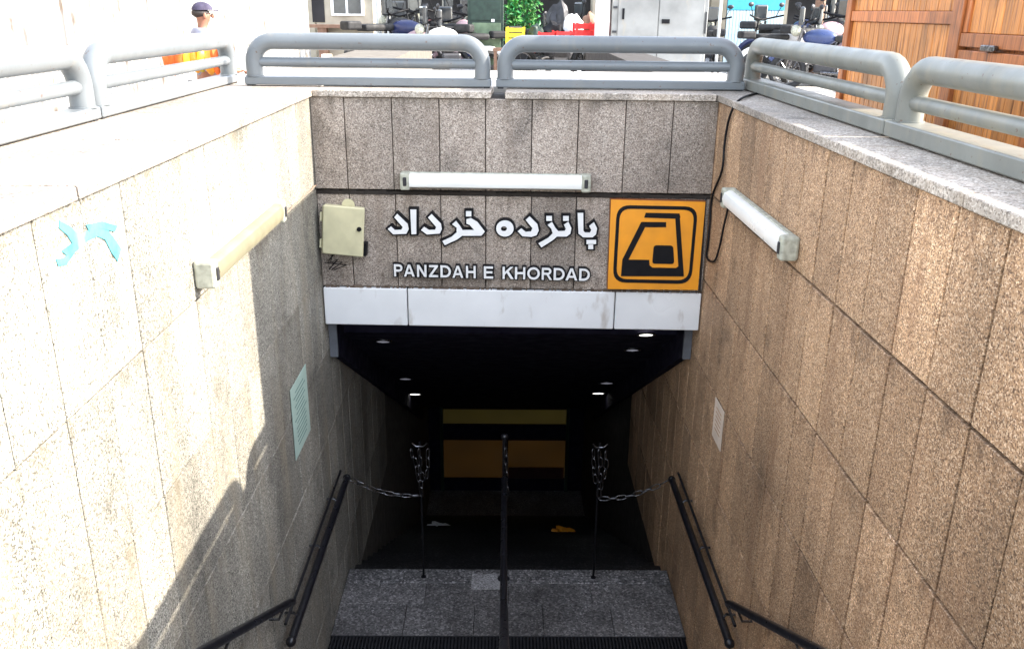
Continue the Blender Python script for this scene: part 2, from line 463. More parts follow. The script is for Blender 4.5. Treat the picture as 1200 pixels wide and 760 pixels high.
# drain grating before the landing
gr = thing('drain_grating', 'dark slotted drain grating across the landing at the foot of the upper stairs', 'grating', (0, yg0, LAND))
B('frame', DARKM, gr, XL+.006, XR-.006, .002, .012, -.033, .002)
B('frame', DARKM, gr, XL+.006, XR-.006, yg1-yg0-.012, yg1-yg0-.002, -.033, .002)
bm = bmesh.new()
k = 0
X = XL+.02
bars = []
while X < XR-.03:
    bars.append(X); X += .026
mb = bmesh.new(); box(mb, 0, .012, .0125, yg1-yg0-.0125, -.025, 0)
bar0 = link('bar', mb, DARKM, gr); bar0.location.x = bars[0]
for X in bars[1:]:
    c = bar0.copy(); COL.objects.link(c); c.location.x = X
bm.free()
B('channel', BLACK, gr, XL+.006, XR-.006, .0125, yg1-yg0-.0125, -.034, -.03)
# lower stairs
ls = st
N2 = 22; run2 = (12.9-6.29)/N2; rise2 = (LAND-DEEP)/(N2+1)
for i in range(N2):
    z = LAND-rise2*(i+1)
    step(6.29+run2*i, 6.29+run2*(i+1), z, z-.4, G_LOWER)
bm = bmesh.new(); quads(bm, [(-8, 8, 12.85, 24)], DEEP); tag(link('lower_hall_floor', bm, G_FLOOR), kind='structure')

# lower hall end: partition with opening, amber panels glowing in place of a lit wall
hp = thing('lower_hall_partition', 'dark partition at the foot of the lower stairs framing amber panels that glow in place of a lit wall', 'partition', (0, 14, 0))
pTL, pTR = hit(519, 479, 1, 14), hit(664, 479, 1, 14)
z_a0, z_a1 = hit(590, 497, 1, 14).z, hit(590, 479, 1, 14).z
z_b0, z_b1 = hit(590, 560, 1, 14).z, hit(590, 515, 1, 14).z
x0, x1 = pTL.x, pTR.x
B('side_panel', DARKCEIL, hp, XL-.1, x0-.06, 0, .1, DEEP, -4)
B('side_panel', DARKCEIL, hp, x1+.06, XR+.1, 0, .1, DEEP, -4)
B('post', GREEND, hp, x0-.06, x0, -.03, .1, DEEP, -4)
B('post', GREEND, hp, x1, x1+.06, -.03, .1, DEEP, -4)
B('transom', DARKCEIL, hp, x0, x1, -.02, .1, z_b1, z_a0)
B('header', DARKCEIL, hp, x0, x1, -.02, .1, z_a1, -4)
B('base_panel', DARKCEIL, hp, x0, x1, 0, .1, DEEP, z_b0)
B('mullion', BLACK, hp, .02, .09, -.02, .04, z_b0, z_b1)
o = B('wall_glow_strip', GOLD2, hp, x0, x1, .03, .05, z_a0, z_a1); o['label'] = 'narrow amber strip above the transom, glowing in place of a lit wall'
B('wall_glow_panel', GOLD, hp, x0, .02, .03, .05, z_b0, z_b1)
B('wall_glow_panel', GOLD, hp, .09, x1, .03, .05, z_b0, z_b1)
B('kick_board', plain('dark_red_board', (.05, .01, .01), .6), hp, .1, x1-.02, -.005, .025, z_b0, z_b0+.22)

# downlights in the sloping ceiling
def on_ceiling(x, y):
    d = fw + (x-600)/FPX*rt - (y-380)/FPX*up
    # z = -.56-(Y-6)*.577
    t = (-.56+6*.577-CAM.z)/(d.z+.577*d.y)
    return CAM+d*t
CA = math.atan(.577)
def downlight(x, y, mat, label, r=.07):
    p = on_ceiling(x, y)
    t = thing('downlight', label, 'ceiling light', p, group='recessed downlights in the tunnel ceiling'); t.rotation_euler = (-CA, 0, 0)
    bm = bmesh.new()
    n = 20; ro, ri = r, r*.72
    A = [[bm.verts.new((rad*math.cos(2*math.pi*k/n), rad*math.sin(2*math.pi*k/n), z)) for k in range(n)] for rad, z in ((ro, .0), (ro, -.012), (ri, -.012), (ri, .0))]
    for a_, b_ in zip(A, A[1:]):
        for k in range(n): bm.faces.new((a_[k], a_[(k+1) % n], b_[(k+1) % n], b_[k]))
    link('trim_ring', bm, CHROME, t, True)
    bm = bmesh.new(); bmesh.ops.create_cone(bm, cap_ends=True, segments=20, radius1=ri*.98, radius2=ri*.8, depth=.006)
    for v in bm.verts: v.co.z -= .006
    link('lens', bm, mat, t)
downlight(757, 391, GLOWW, 'bright oval downlight just under the right end of the white fascia', .075)
downlight(741, 409, GLOWD, 'faint downlight ring below the bright one near the right fascia end', .075)
downlight(449, 399, GLOWD, 'faint downlight ring under the left part of the fascia', .075)
downlight(475, 443, GLOWD, 'dim downlight ring just above the bright left downlight', .09)
downlight(486, 461, GLOWW, 'bright downlight on the left side of the dark ceiling', .105)
downlight(711, 448, GLOWD, 'dim downlight ring just above the bright right downlight', .1)
downlight(701, 460, GLOWW, 'bright downlight right of centre in the dark ceiling', .105)
downlight(434, 460, GLOWO, 'dim amber downlight near the left tunnel wall', .17)
downlight(762, 461, GLOWO, 'dim amber downlight near the right tunnel wall', .17)

# solid blobs added to stand in for glints on the lower stairs
def glint_blob(name, label, x, y, mat, s):
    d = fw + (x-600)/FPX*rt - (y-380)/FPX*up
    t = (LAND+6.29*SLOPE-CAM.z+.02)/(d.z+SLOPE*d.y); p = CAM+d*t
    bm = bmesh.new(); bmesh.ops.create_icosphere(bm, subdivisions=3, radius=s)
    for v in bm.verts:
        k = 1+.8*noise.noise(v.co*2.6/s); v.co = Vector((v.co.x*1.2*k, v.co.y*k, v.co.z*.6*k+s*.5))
    o = link(name, bm, mat); o.location = p; tag(o, label, 'glint')
glint_blob('white_glint', 'white blob added as a glint on the dark lower stairs left of the centre rail', 515, 624, WHITEP, .12)
glint_blob('orange_glint', 'orange blob added as a glint on the dark lower stairs right of the centre rail', 661, 629, ORANGE, .11)

# ================================================================== handrails
RAILZ = -1.86
def handrail(name, X, label, side):
    t = thing(name, label, 'handrail', (X, 0, 0))
    z0 = -.9-SLOPE*(1.2-2.94)
    TB('sloping_rail', BLACKM, t, [(0, 1.2, z0), (0, 4.16, -.9-SLOPE*(4.16-2.94)), (0, 4.24, -1.665)], .023)
    if side:
        o = TB('level_rail', BLACKM, t, [(0, 4.13, RAILZ), (0, 6.02, RAILZ)], .025)
        for Y in (4.135, 6.015):
            bm = bmesh.new(); bmesh.ops.create_uvsphere(bm, u_segments=14, v_segments=8, radius=.031)
            q = link('end_cap', bm, BLACKM, t, True); q.location = (0, Y, RAILZ)
        # slim backing rail against the wall
        TB('backing_rail', BLACKM, t, [(side*.042, 4.2, RAILZ+.07), (side*.042, 6.0, RAILZ+.07)], .010, 8)
        for Y in (2.2, 3.2, 4.05):
            z = -.9-SLOPE*(Y-2.94); b_ = TB('bracket', CHROME, t, [(side*.09, Y, z-.09), (side*.03, Y, z-.09), (0, Y, z-.02)], .008, 8)
        for Y in (4.35, 5.05, 5.65):
            TB('bracket', CHROME, t, [(side*.09, Y, RAILZ+.03), (side*.03, Y, RAILZ+.035), (0, Y, RAILZ)], .009, 8)
    else:
        TB('level_rail', BLACKM, t, [(0, 4.16, RAILZ-.02), (0, 6.05, RAILZ-.02), (0, 6.15, RAILZ-.08), (0, 6.3, RAILZ-.17), (0, 11.8, RAILZ-.17-5.5*SLOPE)], .024)
        for Y in (4.2, 5.30, 6.16, 8.2, 10.2):
            zz = stair_z(Y)-.02
            topz = (RAILZ-.03 if Y < 6.1 else RAILZ-.17-(Y-6.3)*SLOPE)
            TB('post', BLACKM, t, [(0, Y, zz), (0, Y, topz)], .021)
            if Y < 6.2:
                bm = bmesh.new(); bmesh.ops.create_cone(bm, cap_ends=True, segments=20, radius1=.055, radius2=.03, depth=.03)
                q = link('foot_plate', bm, DARKM, t); q.location = (0, Y, zz+.035)
        TB('post', BLACKM, t, [(0, 6.2, LAND), (0, 6.2, -1.60)], .017)
        bm = bmesh.new(); bmesh.ops.create_uvsphere(bm, u_segments=14, v_segments=8, radius=.03)
        q = link('knob', bm, BLACKM, t, True); q.location = (0, 6.2, -1.59)
    return t
handrail('handrail', XL+.085, 'black tubular handrail fixed to the left wall', -1)
handrail('handrail', XR-.085, 'black tubular handrail fixed to the right wall', 1)
handrail('handrail', hit(590, 700, 1, 5.3).x, 'black centre handrail on posts dividing the stairs', 0)

# chains
lb = bmesh.new()
n = 12; ringp = []
for i in range(n):
    a = 2*math.pi*i/n; ringp.append(Vector((.030*math.cos(a)+(.014 if math.cos(a) > 0 else -.014), .017*math.sin(a), 0)))
ringp.append(ringp[0])
tube(lb, ringp, .0052, 6, caps=False)
link_me = bpy.data.meshes.new('chain_link'); bmesh.ops.recalc_face_normals(lb, faces=lb.faces); lb.to_mesh(link_me); lb.free()
link_me.materials.append(CHROME); link_me.shade_smooth()
def chain(p0, p1, sag, label, jit=.004):
    p0, p1 = Vector(p0), Vector(p1)
    t = thing('chain', label, 'chain', p0, group='steel chains closing off the lower stairs')
    L = (p1-p0).length; N = int(L/.066)
    def at(s): return (p1-p0)*s+Vector((0, 0, -4*sag*s*(1-s)))
    for i in range(N):
        s = (i+.5)/N; o = bpy.data.objects.new('chain_link', link_me); COL.objects.link(o); o.parent = t
        d = (at(min(1, s+.02))-at(max(0, s-.02))).normalized()
        q = d.to_track_quat('X', 'Z'); o.rotation_mode = 'QUATERNION'
        from mathutils import Quaternion
        o.rotation_quaternion = q @ Quaternion((1, 0, 0), R(90*(i % 2)+30+random.uniform(-15, 15)))
        o.location = at(s)+Vector((random.uniform(-1, 1), random.uniform(-1, 1), 0))*jit
def hook_post(px_, label):
    p = hit(px_, 520, 1, 6.18)
    t = thing('chain_post', label, 'post', (p.x, 6.18, LAND+.003), group='black posts at the head of the lower stairs')
    TB('shaft', BLACK, t, [(0, 0, 0), (0, 0, 1.27)], .009); TB('foot_plate', BLACK, t, [(0, 0, 0), (0, 0, .006)], .022, 16)
    TB('hook', CHROME, t, [(-.06, -.02, 1.27), (-.03, -.02, 1.24), (.03, -.02, 1.24), (.06, -.02, 1.27)], .006, 6)
    return p.x
pl_x = hook_post(492, 'black post hung with chain left of the centre handrail')
pr_x = hook_post(703, 'black post hung with chain right of the centre handrail')
chain((XL+.10, 6.06, RAILZ-.03), (pl_x-.02, 6.16, -2.10), .05, 'steel chain from the left handrail end to the left post')
chain((XR-.10, 6.06, RAILZ-.03), (pr_x+.02, 6.16, -2.12), .05, 'steel chain from the right handrail end to the right post')
for nm_, x_ in (('left', pl_x), ('right', pr_x)):
    for k, (dx, ln_) in enumerate(((-.055, .30), (.0, .42), (.055, .26))):
        chain((x_+dx, 6.14, -1.67), (x_+dx*.6+.015, 6.14, -1.67-ln_), 0, ['short chain strand on the outer left of the ', 'longest middle chain strand on the ', 'short chain strand on the outer right of the '][k]+nm_+' post', .014)
chain((.02, 6.14, -1.66), (.035, 6.14, -2.15), .0, 'steel chain hanging down the centre post')

# ================================================================== tubular barriers
def barrier(x, y, ang, L, label, mat, bh=.062, bwid=.055):
    t = thing('tubular_barrier', label, 'barrier', (x, y, CT), ang, 'grey tubular barriers round the stairwell')
    r, zt, rb = .056, .295, .14
    pts = [(r+.005, 0, .066), (r+.005, 0, zt-rb)]+[tuple(p) for p in arc((r+.005+rb, 0, zt-rb), rb, math.pi, math.pi/2, 10)][1:] \
        + [tuple(p) for p in arc((L-r-.005-rb, 0, zt-rb), rb, math.pi/2, 0, 10)]+[(L-r-.005, 0, .066)]
    bm = bmesh.new(); tube(bm, pts, r, 20); link('hoop', bm, mat, t, True)
    bm = bmesh.new(); tube(bm, [(r+.02, 0, .157), (L-r-.02, 0, .157)], .033, 16); link('middle_rail', bm, mat, t, True)
    bm = bmesh.new(); box(bm, .0, L, -bwid, bwid, .008, bh, bev=.006); link('base_beam', bm, mat, t)
    for u in (.03, L/2, L-.03): B('shim', DARKM, t, u-.02, u+.02, -.04, .04, -.002, .0075)
    for u in (r+.005, L-r-.005): TB('weld_collar', mat, t, [(u, 0, bh-.0005), (u, 0, bh+.006)], r+.007, 20)
barrier(-1.80, 6.275, BROT*.8, 1.70, 'grey tubular barrier left of centre on the back wall', STEEL)
barrier(-.065, 6.235, BROT*.8, 1.705, 'grey tubular barrier right of centre on the back wall', STEEL)
barrier(1.735, 6.40, R(-90), 2.52, 'weathered grey barrier on the right wall, far one beside the kiosk', STEELR, .075, .078)
barrier(1.735, 3.865, R(-90), 2.52, 'weathered grey barrier nearest the viewer on the right wall', STEELR, .075, .078)
barrier(-1.97, 4.25, R(90), 2.25, 'sunlit tubular barrier on the left wall in front of the man', STEEL)
barrier(-1.97, 1.95, R(90), 2.28, 'sunlit tubular barrier nearest the viewer on the left wall', STEEL)

# ================================================================== fluorescent battens
def batten(loc, rz, L, label, roll=0, DIFF=DIFF):
    t = thing('fluorescent_batten', label, 'wall light', loc, rz, 'fluorescent battens on the stairwell walls'); t.rotation_euler = (0, roll, rz)
    # local x along, -y out of wall
    bm = bmesh.new(); box(bm, -L/2, L/2, -.035, 0, -.055, .055, bev=.006); link('channel', bm, CAPG, t)
    bm = bmesh.new()
    prof = [(-.05, -.036), (-.05, -.055), (-.036, -.082), (0, -.092), (.036, -.082), (.05, -.055), (.05, -.036)]
    a = [bm.verts.new((-L/2+.06, y, z)) for z, y in prof]; b = [bm.verts.new((L/2-.06, y, z)) for z, y in prof]
    for k in range(6): bm.faces.new((a[k], a[k+1], b[k+1], b[k]))
    bm.faces.new(a); bm.faces.new(b[::-1]); bm.faces.new((a[0], a[6], b[6], b[0]))
    link('diffuser', bm, DIFF, t, True)
    for s in (-1, 1):
        x0_, x1_ = sorted((s*(L/2-.062), s*(L/2+.004)))
        bm = bmesh.new(); box(bm, x0_, x1_, -.088, -.002, -.060, .060, bev=.012, seg=2)
        link('end_cap', bm, CAPG, t)
        bm = bmesh.new(); box(bm, s*(L/2-.03)-.012, s*(L/2-.03)+.012, -.096, -.087, -.03, .03, bev=.004); link('clip', bm, DARKM, t)
    return t
c = onback(581, 211.5)
p = bwM @ Vector((c[0], -.002, c[1]))
batten(p, BROT, onback(692, 211, .05)[0]-onback(470, 211, .05)[0], 'long white fluorescent batten above the Persian lettering')
batten((XL+.002, 4.16, .535), R(90), 1.27, 'cream fluorescent batten on the sunlit left wall', R(0), plain('yellowed_diffuser', (.205, .188, .125), .4, var=.25, scale=5))
batten((XR-.002, 4.66, .535), R(-90), 1.25, 'white fluorescent batten on the shaded right wall')
# tangle of wire at the end of the left batten
bm = bmesh.new(); rr = random.Random(4); pts = []
for i in range(60):
    a = i*.9; pts.append((XL+.03+.02*math.sin(a*1.7), 4.86+.045*math.cos(a)*rr.uniform(.6, 1.1), .50+.05*math.sin(a*1.3)*rr.uniform(.5, 1)))
tube(bm, pts, .003, 5)
tag(link('wire_tangle', bm, BLACK), 'small black tangle of wire at the far end of the left batten', 'wire')
pts = [(XL+.012, 4.88+i*.1, .455-.0*i+.004*math.sin(i*2)) for i in range(12)]
bm = bmesh.new(); tube(bm, pts, .004, 5); tag(link('wall_cable', bm, plain('brown_cable', (.28, .2, .15), .7)), 'thin brown cable along the joint of the left wall', 'cable')

# junction box, tilted
bc = onback(404, 268)
p = bwM @ Vector((bc[0], .014, bc[1]))
jb = thing('junction_box', 'tilted cream metal junction box left of the Persian lettering', 'electrical box', p, BROT); jb.rotation_euler = (R(0), R(4.5), BROT-R(0))
bm = bmesh.new(); box(bm, -.145, .135, -.085, 0, -.175, .165, bev=.006)
link('cabinet', bm, BEIGE, jb)
bm = bmesh.new(); box(bm, -.138, .15, -.104, -.088, -.17, .178, bev=.008)
for v in bm.verts: v.co.y += .006*noise.noise(v.co*9)
link('door', bm, BEIGE, jb)
bm = bmesh.new(); bmesh.ops.create_cone(bm, cap_ends=True, segments=16, radius1=.017, radius2=.015, depth=.02)
q = link('lock', bm, BLACK, jb); q.location = (.118, -.108, .03); q.rotation_euler = (R(90), 0, 0)
B('hinge', BEIGE, jb, -.158, -.146, -.09, -.07, .06, .12); B('hinge', BEIGE, jb, -.158, -.146, -.09, -.07, -.13, -.07)
bm = bmesh.new(); bmesh.ops.create_cone(bm, cap_ends=True, segments=16, radius1=.045, radius2=.045, depth=.006)
q = link('hanging_tab', bm, BEIGE, jb); q.location = (.02, -.01, .17); q.rotation_euler = (R(90), 0, 0)
B('side_bracket', BLACK, jb, .136, .165, -.07, 0, -.17, -.08)
for k in range(3):
    pts = [bwM @ Vector((bc[0]-.10+.02*k, .006, bc[1]-.17)), bwM @ Vector((bc[0]-.11-.02*k, -.015-.01*k, bc[1]-.24)),
           bwM @ Vector((bc[0]-.06+.03*k, -.012, bc[1]-.22-.02*k)), bwM @ Vector((bc[0]-.13+.02*k, -.002, bc[1]-.30))]
    bm = bmesh.new(); tube(bm, pts, .004, 5)
    tag(link('box_cable', bm, BLACK), ['longest thin black cable dangling below the junction box', 'black cable looping in the middle below the junction box', 'black cable nearest the lettering below the junction box'][k], 'cable', 'black cables dangling below the junction box')

# ================================================================== lettering on the back wall
def px(off, s, pts): return [(off[0]+a/s, off[1]+b/s) for a, b in pts]
Z1, Z2 = (445, 235), (570, 235)
def rect(a, b, c_, d): return [(a, b), (c_, b), (c_, d), (a, d)]
def ell(cx, cy, rx, ry, n=22): return [(cx+rx*math.cos(2*math.pi*i/n), cy+ry*math.sin(2*math.pi*i/n)) for i in range(n)]
glyphs = [
 ('dal_letter', Z1, [[(155,118),(250,208),(258,255),(237,295),(120,299),(72,252),(100,230),(135,262),(192,260),(205,235),(130,148)]]),
 ('alef_letter', Z1, [[(272,80),(326,80),(326,298),(283,300)]]),
 ('dal_letter', Z1, [[(462,120),(545,205),(553,255),(535,292),(420,301),(368,262),(395,233),(440,262),(492,260),(503,235),(430,150)]]),
 ('khe_re_letters', Z1, [[(772,165),(812,155),(870,190),(936,276),(905,312),(735,312),(690,345),(580,396),(558,360),(640,322),(685,282),(685,240),(645,210),(680,180),(715,225),(738,262),(842,262),(800,215),(772,205)], rect(768,94,816,140)]),
 ('he_letter', Z2, [ell(165, 248, 78, 72), ell(156, 250, 27, 22)]),
 ('dal_letter', Z2, [[(385,140),(455,210),(466,265),(447,308),(400,322),(320,316),(280,272),(310,248),(350,278),(398,274),(410,245),(350,172)]]),
 ('noon_ze_letters', Z2, [[(545,215),(585,190),(615,243),(640,272),(698,270),(708,252),(690,215),(730,188),(757,245),(747,295),(715,319),(628,319),(590,352),(490,416),(463,380),(550,332),(590,292),(578,250)], rect(533,137,584,180), rect(683,137,734,180)]),
 ('pe_alef_letters', Z2, [[(812,110),(862,110),(864,268),(878,284),(922,284),(934,262),(915,225),(958,193),(986,248),(976,300),(945,326),(860,326),(820,292)], rect(891,350,977,386), rect(907,392,951,431)]),
]
pn = thing('persian_name_sign', 'white Persian lettering with black edges spelling the station name', 'lettering', (XL, YB, 0), BROT)
def slabshape(name, poly, y0, y1, mat, parent, hole=None):
    bm = bmesh.new()
    if hole is None: prism(bm, poly, y0, y1)
    else:
        n_ = len(poly)
        f = [[bm.verts.new((q[0], yy, q[1])) for q in pp] for pp in (poly, hole) for yy in (y0, y1)]
        o0, o1, h0, h1 = f
        for i in range(n_):
            j = (i+1) % n_
            bm.faces.new((o0[i], o0[j], h0[j], h0[i])); bm.faces.new((o1[i], h1[i], h1[j], o1[j]))
            bm.faces.new((o0[i], o1[i], o1[j], o0[j])); bm.faces.new((h0[i], h0[j], h1[j], h1[i]))
    return link(name, bm, mat, parent)
for nm, off, polys in glyphs:
    P_ = [[onback(*q, .03) for q in px(off, 7.6, pl)] for pl in polys]
    if nm == 'he_letter':
        a = slabshape(nm, P_[0], -.034, -.026, LETTER, pn, P_[1])
        slabshape('letter_rim', grow(P_[0], .0125), -.026, .0175, BLACK, a, grow(P_[1], -.006))
    else:
        bm = bmesh.new()
        for q in P_: prism(bm, q, -.034, -.026)
        a = link(nm, bm, LETTER, pn)
        bm = bmesh.new()
        for i, q in enumerate(P_): prism(bm, grow(q, .0125), -.0262-.0008*i, .0175-.0004*i)
        link('letter_rim', bm, BLACK, a)

ln = thing('latin_name_sign', 'white capital lettering PANZDAH E KHORDAD with black edges', 'lettering', (XL, YB, 0), BROT)
T_ = .17
def bar(p0, p1, t=T_):
    p0, p1 = Vector(p0), Vector(p1); d = (p1-p0).normalized(); n_ = Vector((-d.y, d.x))*t/2
    return [tuple(p0+n_), tuple(p0-n_), tuple(p1-n_), tuple(p1+n_)]
def bow(cx, cy, rx, ry, a0, a1, t=T_, n_=10):
    o_ = [(cx+rx*math.cos(a0+(a1-a0)*i/n_), cy+ry*math.sin(a0+(a1-a0)*i/n_)) for i in range(n_+1)]
    i_ = [(cx+(rx-t)*math.cos(a0+(a1-a0)*i/n_), cy+(ry-t)*math.sin(a0+(a1-a0)*i/n_)) for i in range(n_+1)]
    return o_+i_[::-1]
h_ = T_/2; PI2 = math.pi/2
CAPS = {
 'P': (.74, [rect(0, 0, T_, 1), rect(T_, 1-T_, .44, 1), rect(T_, .40, .44, .40+T_), bow(.44, .70, .30, .30, -PI2, PI2)]),
 'A': (.86, [[(0, 0), (.18, 0), (.50, 1), (.34, 1)], [(.86, 0), (.68, 0), (.37, 1), (.52, 1)], rect(.18, .22, .68, .38)]),
 'N': (.78, [rect(0, 0, T_, 1), rect(.78-T_, 0, .78, 1), [(0, 1), (.19, 1), (.78, 0), (.59, 0)]]),
 'Z': (.76, [rect(0, 0, .76, T_), rect(.02, 1-T_, .75, 1), [(0, .14), (.22, .14), (.75, .87), (.52, .87)]]),
 'D': (.80, [rect(0, 0, T_, 1), rect(T_, 1-T_, .34, 1), rect(T_, 0, .34, T_), bow(.34, .5, .46, .5, -PI2, PI2, n_=14)]),
 'H': (.78, [rect(0, 0, T_, 1), rect(.78-T_, 0, .78, 1), rect(T_, .42, .78-T_, .42+T_)]),
 'E': (.70, [rect(0, 0, T_, 1), rect(T_, 0, .70, T_), rect(T_, 1-T_, .68, 1), rect(T_, .43, .64, .43+T_)]),
 'K': (.80, [rect(0, 0, T_, 1), [(.12, .30), (.12, .52), (.57, 1), (.79, 1)], [(.28, .56), (.42, .68), (.82, 0), (.61, 0)]]),
 'O': (.94, [bow(.47, .5, .47, .515, 0, math.pi, n_=14), bow(.47, .5, .47, .515, math.pi, 2*math.pi, n_=14)]),
 'R': (.82, [rect(0, 0, T_, 1), rect(T_, 1-T_, .46, 1), rect(T_, .42, .46, .42+T_), bow(.46, .71, .29, .29, -PI2, PI2), [(.36, .44), (.54, .44), (.82, 0), (.62, 0)]]),
}
# photo x-extent of each capital
ext = [('P', 461.5, 472), ('A', 473, 486), ('N', 488.5, 500), ('Z', 502.5, 513.5), ('D', 516, 528.5), ('A', 530, 543), ('H', 546, 557.5),
       ('E', 567, 578), ('K', 589, 601.5), ('H', 603.5, 615.5), ('O', 618, 632.5), ('R', 635, 647), ('D', 649, 661.5), ('A', 663, 676.5), ('D', 679, 691)]
for ch, xa, xb in ext:
    yt = 309.5+(xa-461)*.0235; yb_ = yt+14.2
    (ua, zt_), (ub, zb_) = onback(xa, yt, .03), onback(xb, yb_, .03)
    prev = None
    wch, strokes = CAPS[ch]; sx = (ub-ua)/wch; sy = zt_-zb_
    bm = bmesh.new(); bm2 = bmesh.new()
    for i, pl_ in enumerate(strokes):
        q = [(ua+x_*sx, zb_+y_*sy) for x_, y_ in pl_]
        prism(bm, q, -.034-.0003*i, -.026)
        prism(bm2, grow(q, .0085), -.0262-.0004*i, -.001)
    a = link('letter_'+ch.lower(), bm, LETTER, ln); link('letter_rim', bm2, BLACK, a)

# metro sign
ms = thing('metro_sign', 'square orange metro sign with black train emblem in a rounded frame', 'sign', (XL, YB, 0), BROT)
def zs(pts): return [onback(700+a/6.08, 225+b/6.08, .04) for a, b in pts]
bm = bmesh.new(); prism(bm, zs([(98, 56), (770, 72), (716, 697), (74, 690)]), -.040, .014); link('sign_board', bm, ORANGE, ms)
bm = bmesh.new(); prism(bm, grow(zs([(98, 56), (770, 72), (716, 697), (74, 690)]), .004), -.030, .010); link('board_edge', bm, plain('sign_edge', (.25, .08, .02), .6), ms)
def rr_frame(quad, rad, n=6):
    (tl, tr, br, bl) = [Vector(q) for q in quad]; out = []
    for p_, a_, b_ in ((tl, bl, tr), (tr, tl, br), (br, tr, bl), (bl, br, tl)):
        s_ = p_+(a_-p_).normalized()*rad; e_ = p_+(b_-p_).normalized()*rad
        for i in range(n+1):
            t_ = i/n; out.append(tuple((1-t_)**2*s_+2*t_*(1-t_)*p_+t_*t_*e_))
    return out
oq = rr_frame([(140, 92), (718, 104), (668, 655), (108, 642)], 95); iq = rr_frame([(162, 118), (692, 128), (648, 628), (134, 618)], 78)
slabshape('round_frame', zs(oq), -.0425, -.0405, BLACK, ms, zs(iq))
emb = [[(345, 147), (585, 152), (592, 182), (556, 190), (333, 182)],
       [(553, 155), (586, 156), (617, 604), (578, 545)],
       [(316, 212), (490, 214), (490, 250), (330, 250), (300, 235)],
       [(312, 214), (345, 240), (222, 480), (178, 480)],
       [(178, 480), (370, 482), (372, 520), (392, 537), (560, 540), (590, 520), (612, 600), (168, 598)]]
bm = bmesh.new()
for i, e in enumerate(emb): prism(bm, zs(e), -.0425-.0003*i, -.0405)
link('train_emblem', bm, BLACK, ms)
bm = bmesh.new(); prism(bm, zs(rr_frame([(402, 378), (540, 380), (548, 512), (390, 510)], 22, 4)), -.0425, -.0405); link('emblem_window', bm, BLACK, ms)
TB('sign_cable', DARKM, ms, [(*onback(827, 232), 0)[:1]+(0.0,)+(onback(827, 232)[1],), (onback(820, 340)[0], 0.0, onback(820, 340)[1])], .006, 6)

# ================================================================== posters, spray, cable
def flat_on_side(name, label, cat, X, s, Y0, Y1, z0, z1, mat, th=.003, tiltz=0):
    t = thing(name, label, cat, (X+s*.004, (Y0+Y1)/2, (z0+z1)/2), 0)
    a, b = (Y1-Y0)/2, (z1-z0)/2
    bm = bmesh.new(); box(bm, min(0, s*th), max(0, s*th), -a, a, -b, b); link('sheet', bm, mat, t)
    return t, a, b
t, a, b = flat_on_side('poster', 'mint green printed notice pasted on the left wall above the handrail', 'poster', XL, 1, 4.87, 5.30, -1.08, -.60, MINT)
bm = bmesh.new(); rr = random.Random(8)
for i in range(13):
    z = b-.06-i*.03; L_ = rr.uniform(.1, .16)
    box(bm, .0032, .004, -L_, L_, z-.004, z+.004)
link('print_lines', bm, INK, t)
t, a, b = flat_on_side('poster', 'small torn cream notice pasted on the right wall above the handrail', 'poster', XR, -1, 5.02, 5.26, -1.08, -.80, CREAM)
bm = bmesh.new()
for i in range(6):
    z = b-.05-i*.03; box(bm, -.004, -.0032, -.07, .07, z-.003, z+.003)
link('print_lines', bm, plain('faded_orange_ink', (.5, .26, .12), .7), t)
# turquoise spray marks
sm = thing('spray_mark', 'turquoise spray paint smear high on the sunlit left wall', 'graffiti', (XL+.0022, 0, 0))
def smear(pts, offx):
    w_ = [hit(0+a, 250-0+b, 0, XL+.003) for a, b in [(x_/1.49, y_/1.49) for x_, y_ in pts]]
    bm = bmesh.new(); from mathutils.geometry import tessellate_polygon
    A = [bm.verts.new((offx, q.y, q.z)) for q in w_]; B_ = [bm.verts.new((offx-.002, q.y, q.z)) for q in w_]
    for tri in tessellate_polygon([[Vector((q.y, q.z, 0)) for q in w_]]):
        if len(set(tri)) == 3: bm.faces.new([A[i] for i in tri])
    k_ = len(A)
    for i in range(k_): bm.faces.new((A[i], A[(i+1) % k_], B_[(i+1) % k_], B_[i]))
    link('paint_patch', bm, SPRAY, sm)
smear([(104, 12), (122, 22), (140, 38), (160, 26), (186, 26), (200, 44), (212, 62), (206, 84), (196, 70), (184, 46), (170, 40), (150, 50), (134, 66), (118, 74), (108, 66), (126, 52), (118, 38), (104, 26)], .001)
smear([(150, 20), (178, 14), (206, 22), (200, 32), (176, 26), (156, 32)], .0018)
smear([(98, 80), (112, 78), (124, 66), (130, 70), (116, 90), (102, 92)], .0014)
# dark chip marks
# black cable over the right corner
pp = [hit(945, 108, 2, CT+.02), hit(925, 104, 2, CT+.012), hit(905, 107, 2, CT+.008), hit(885, 110, 2, CT+.008), hit(868, 116, 2, CT+.012)]
pp += [hit(x_, y_, 0, XR-.016) for x_, y_ in [(859, 127), (853, 145), (849, 170), (846, 200)]]
pp += [hit(x_, y_, 1, 5.82) for x_, y_ in [(840, 230), (836, 262), (833, 285), (833, 302)]]
pp += [hit(x_, y_, 0, XR-.016) for x_, y_ in [(837, 306), (843, 290), (848, 266), (853, 243)]]
def smooth_path(P, k=5):
    out = []
    for i in range(len(P)-1):
        p0, p1, p2, p3 = P[max(0, i-1)], P[i], P[i+1], P[min(len(P)-1, i+2)]
        for j in range(k):
            t = j/k
            out.append(.5*((2*p1)+(-p0+p2)*t+(2*p0-5*p1+4*p2-p3)*t*t+(-p0+3*p1-3*p2+p3)*t**3))
    return out+[P[-1]]
pp = [p.copy() for p in pp]
for p in pp[9:13]: p.x = min(p.x, XR-.012)
pp.append(Vector((XR-.05, 5.3, .52)))
bm = bmesh.new(); tube(bm, smooth_path(pp), .0075, 6)
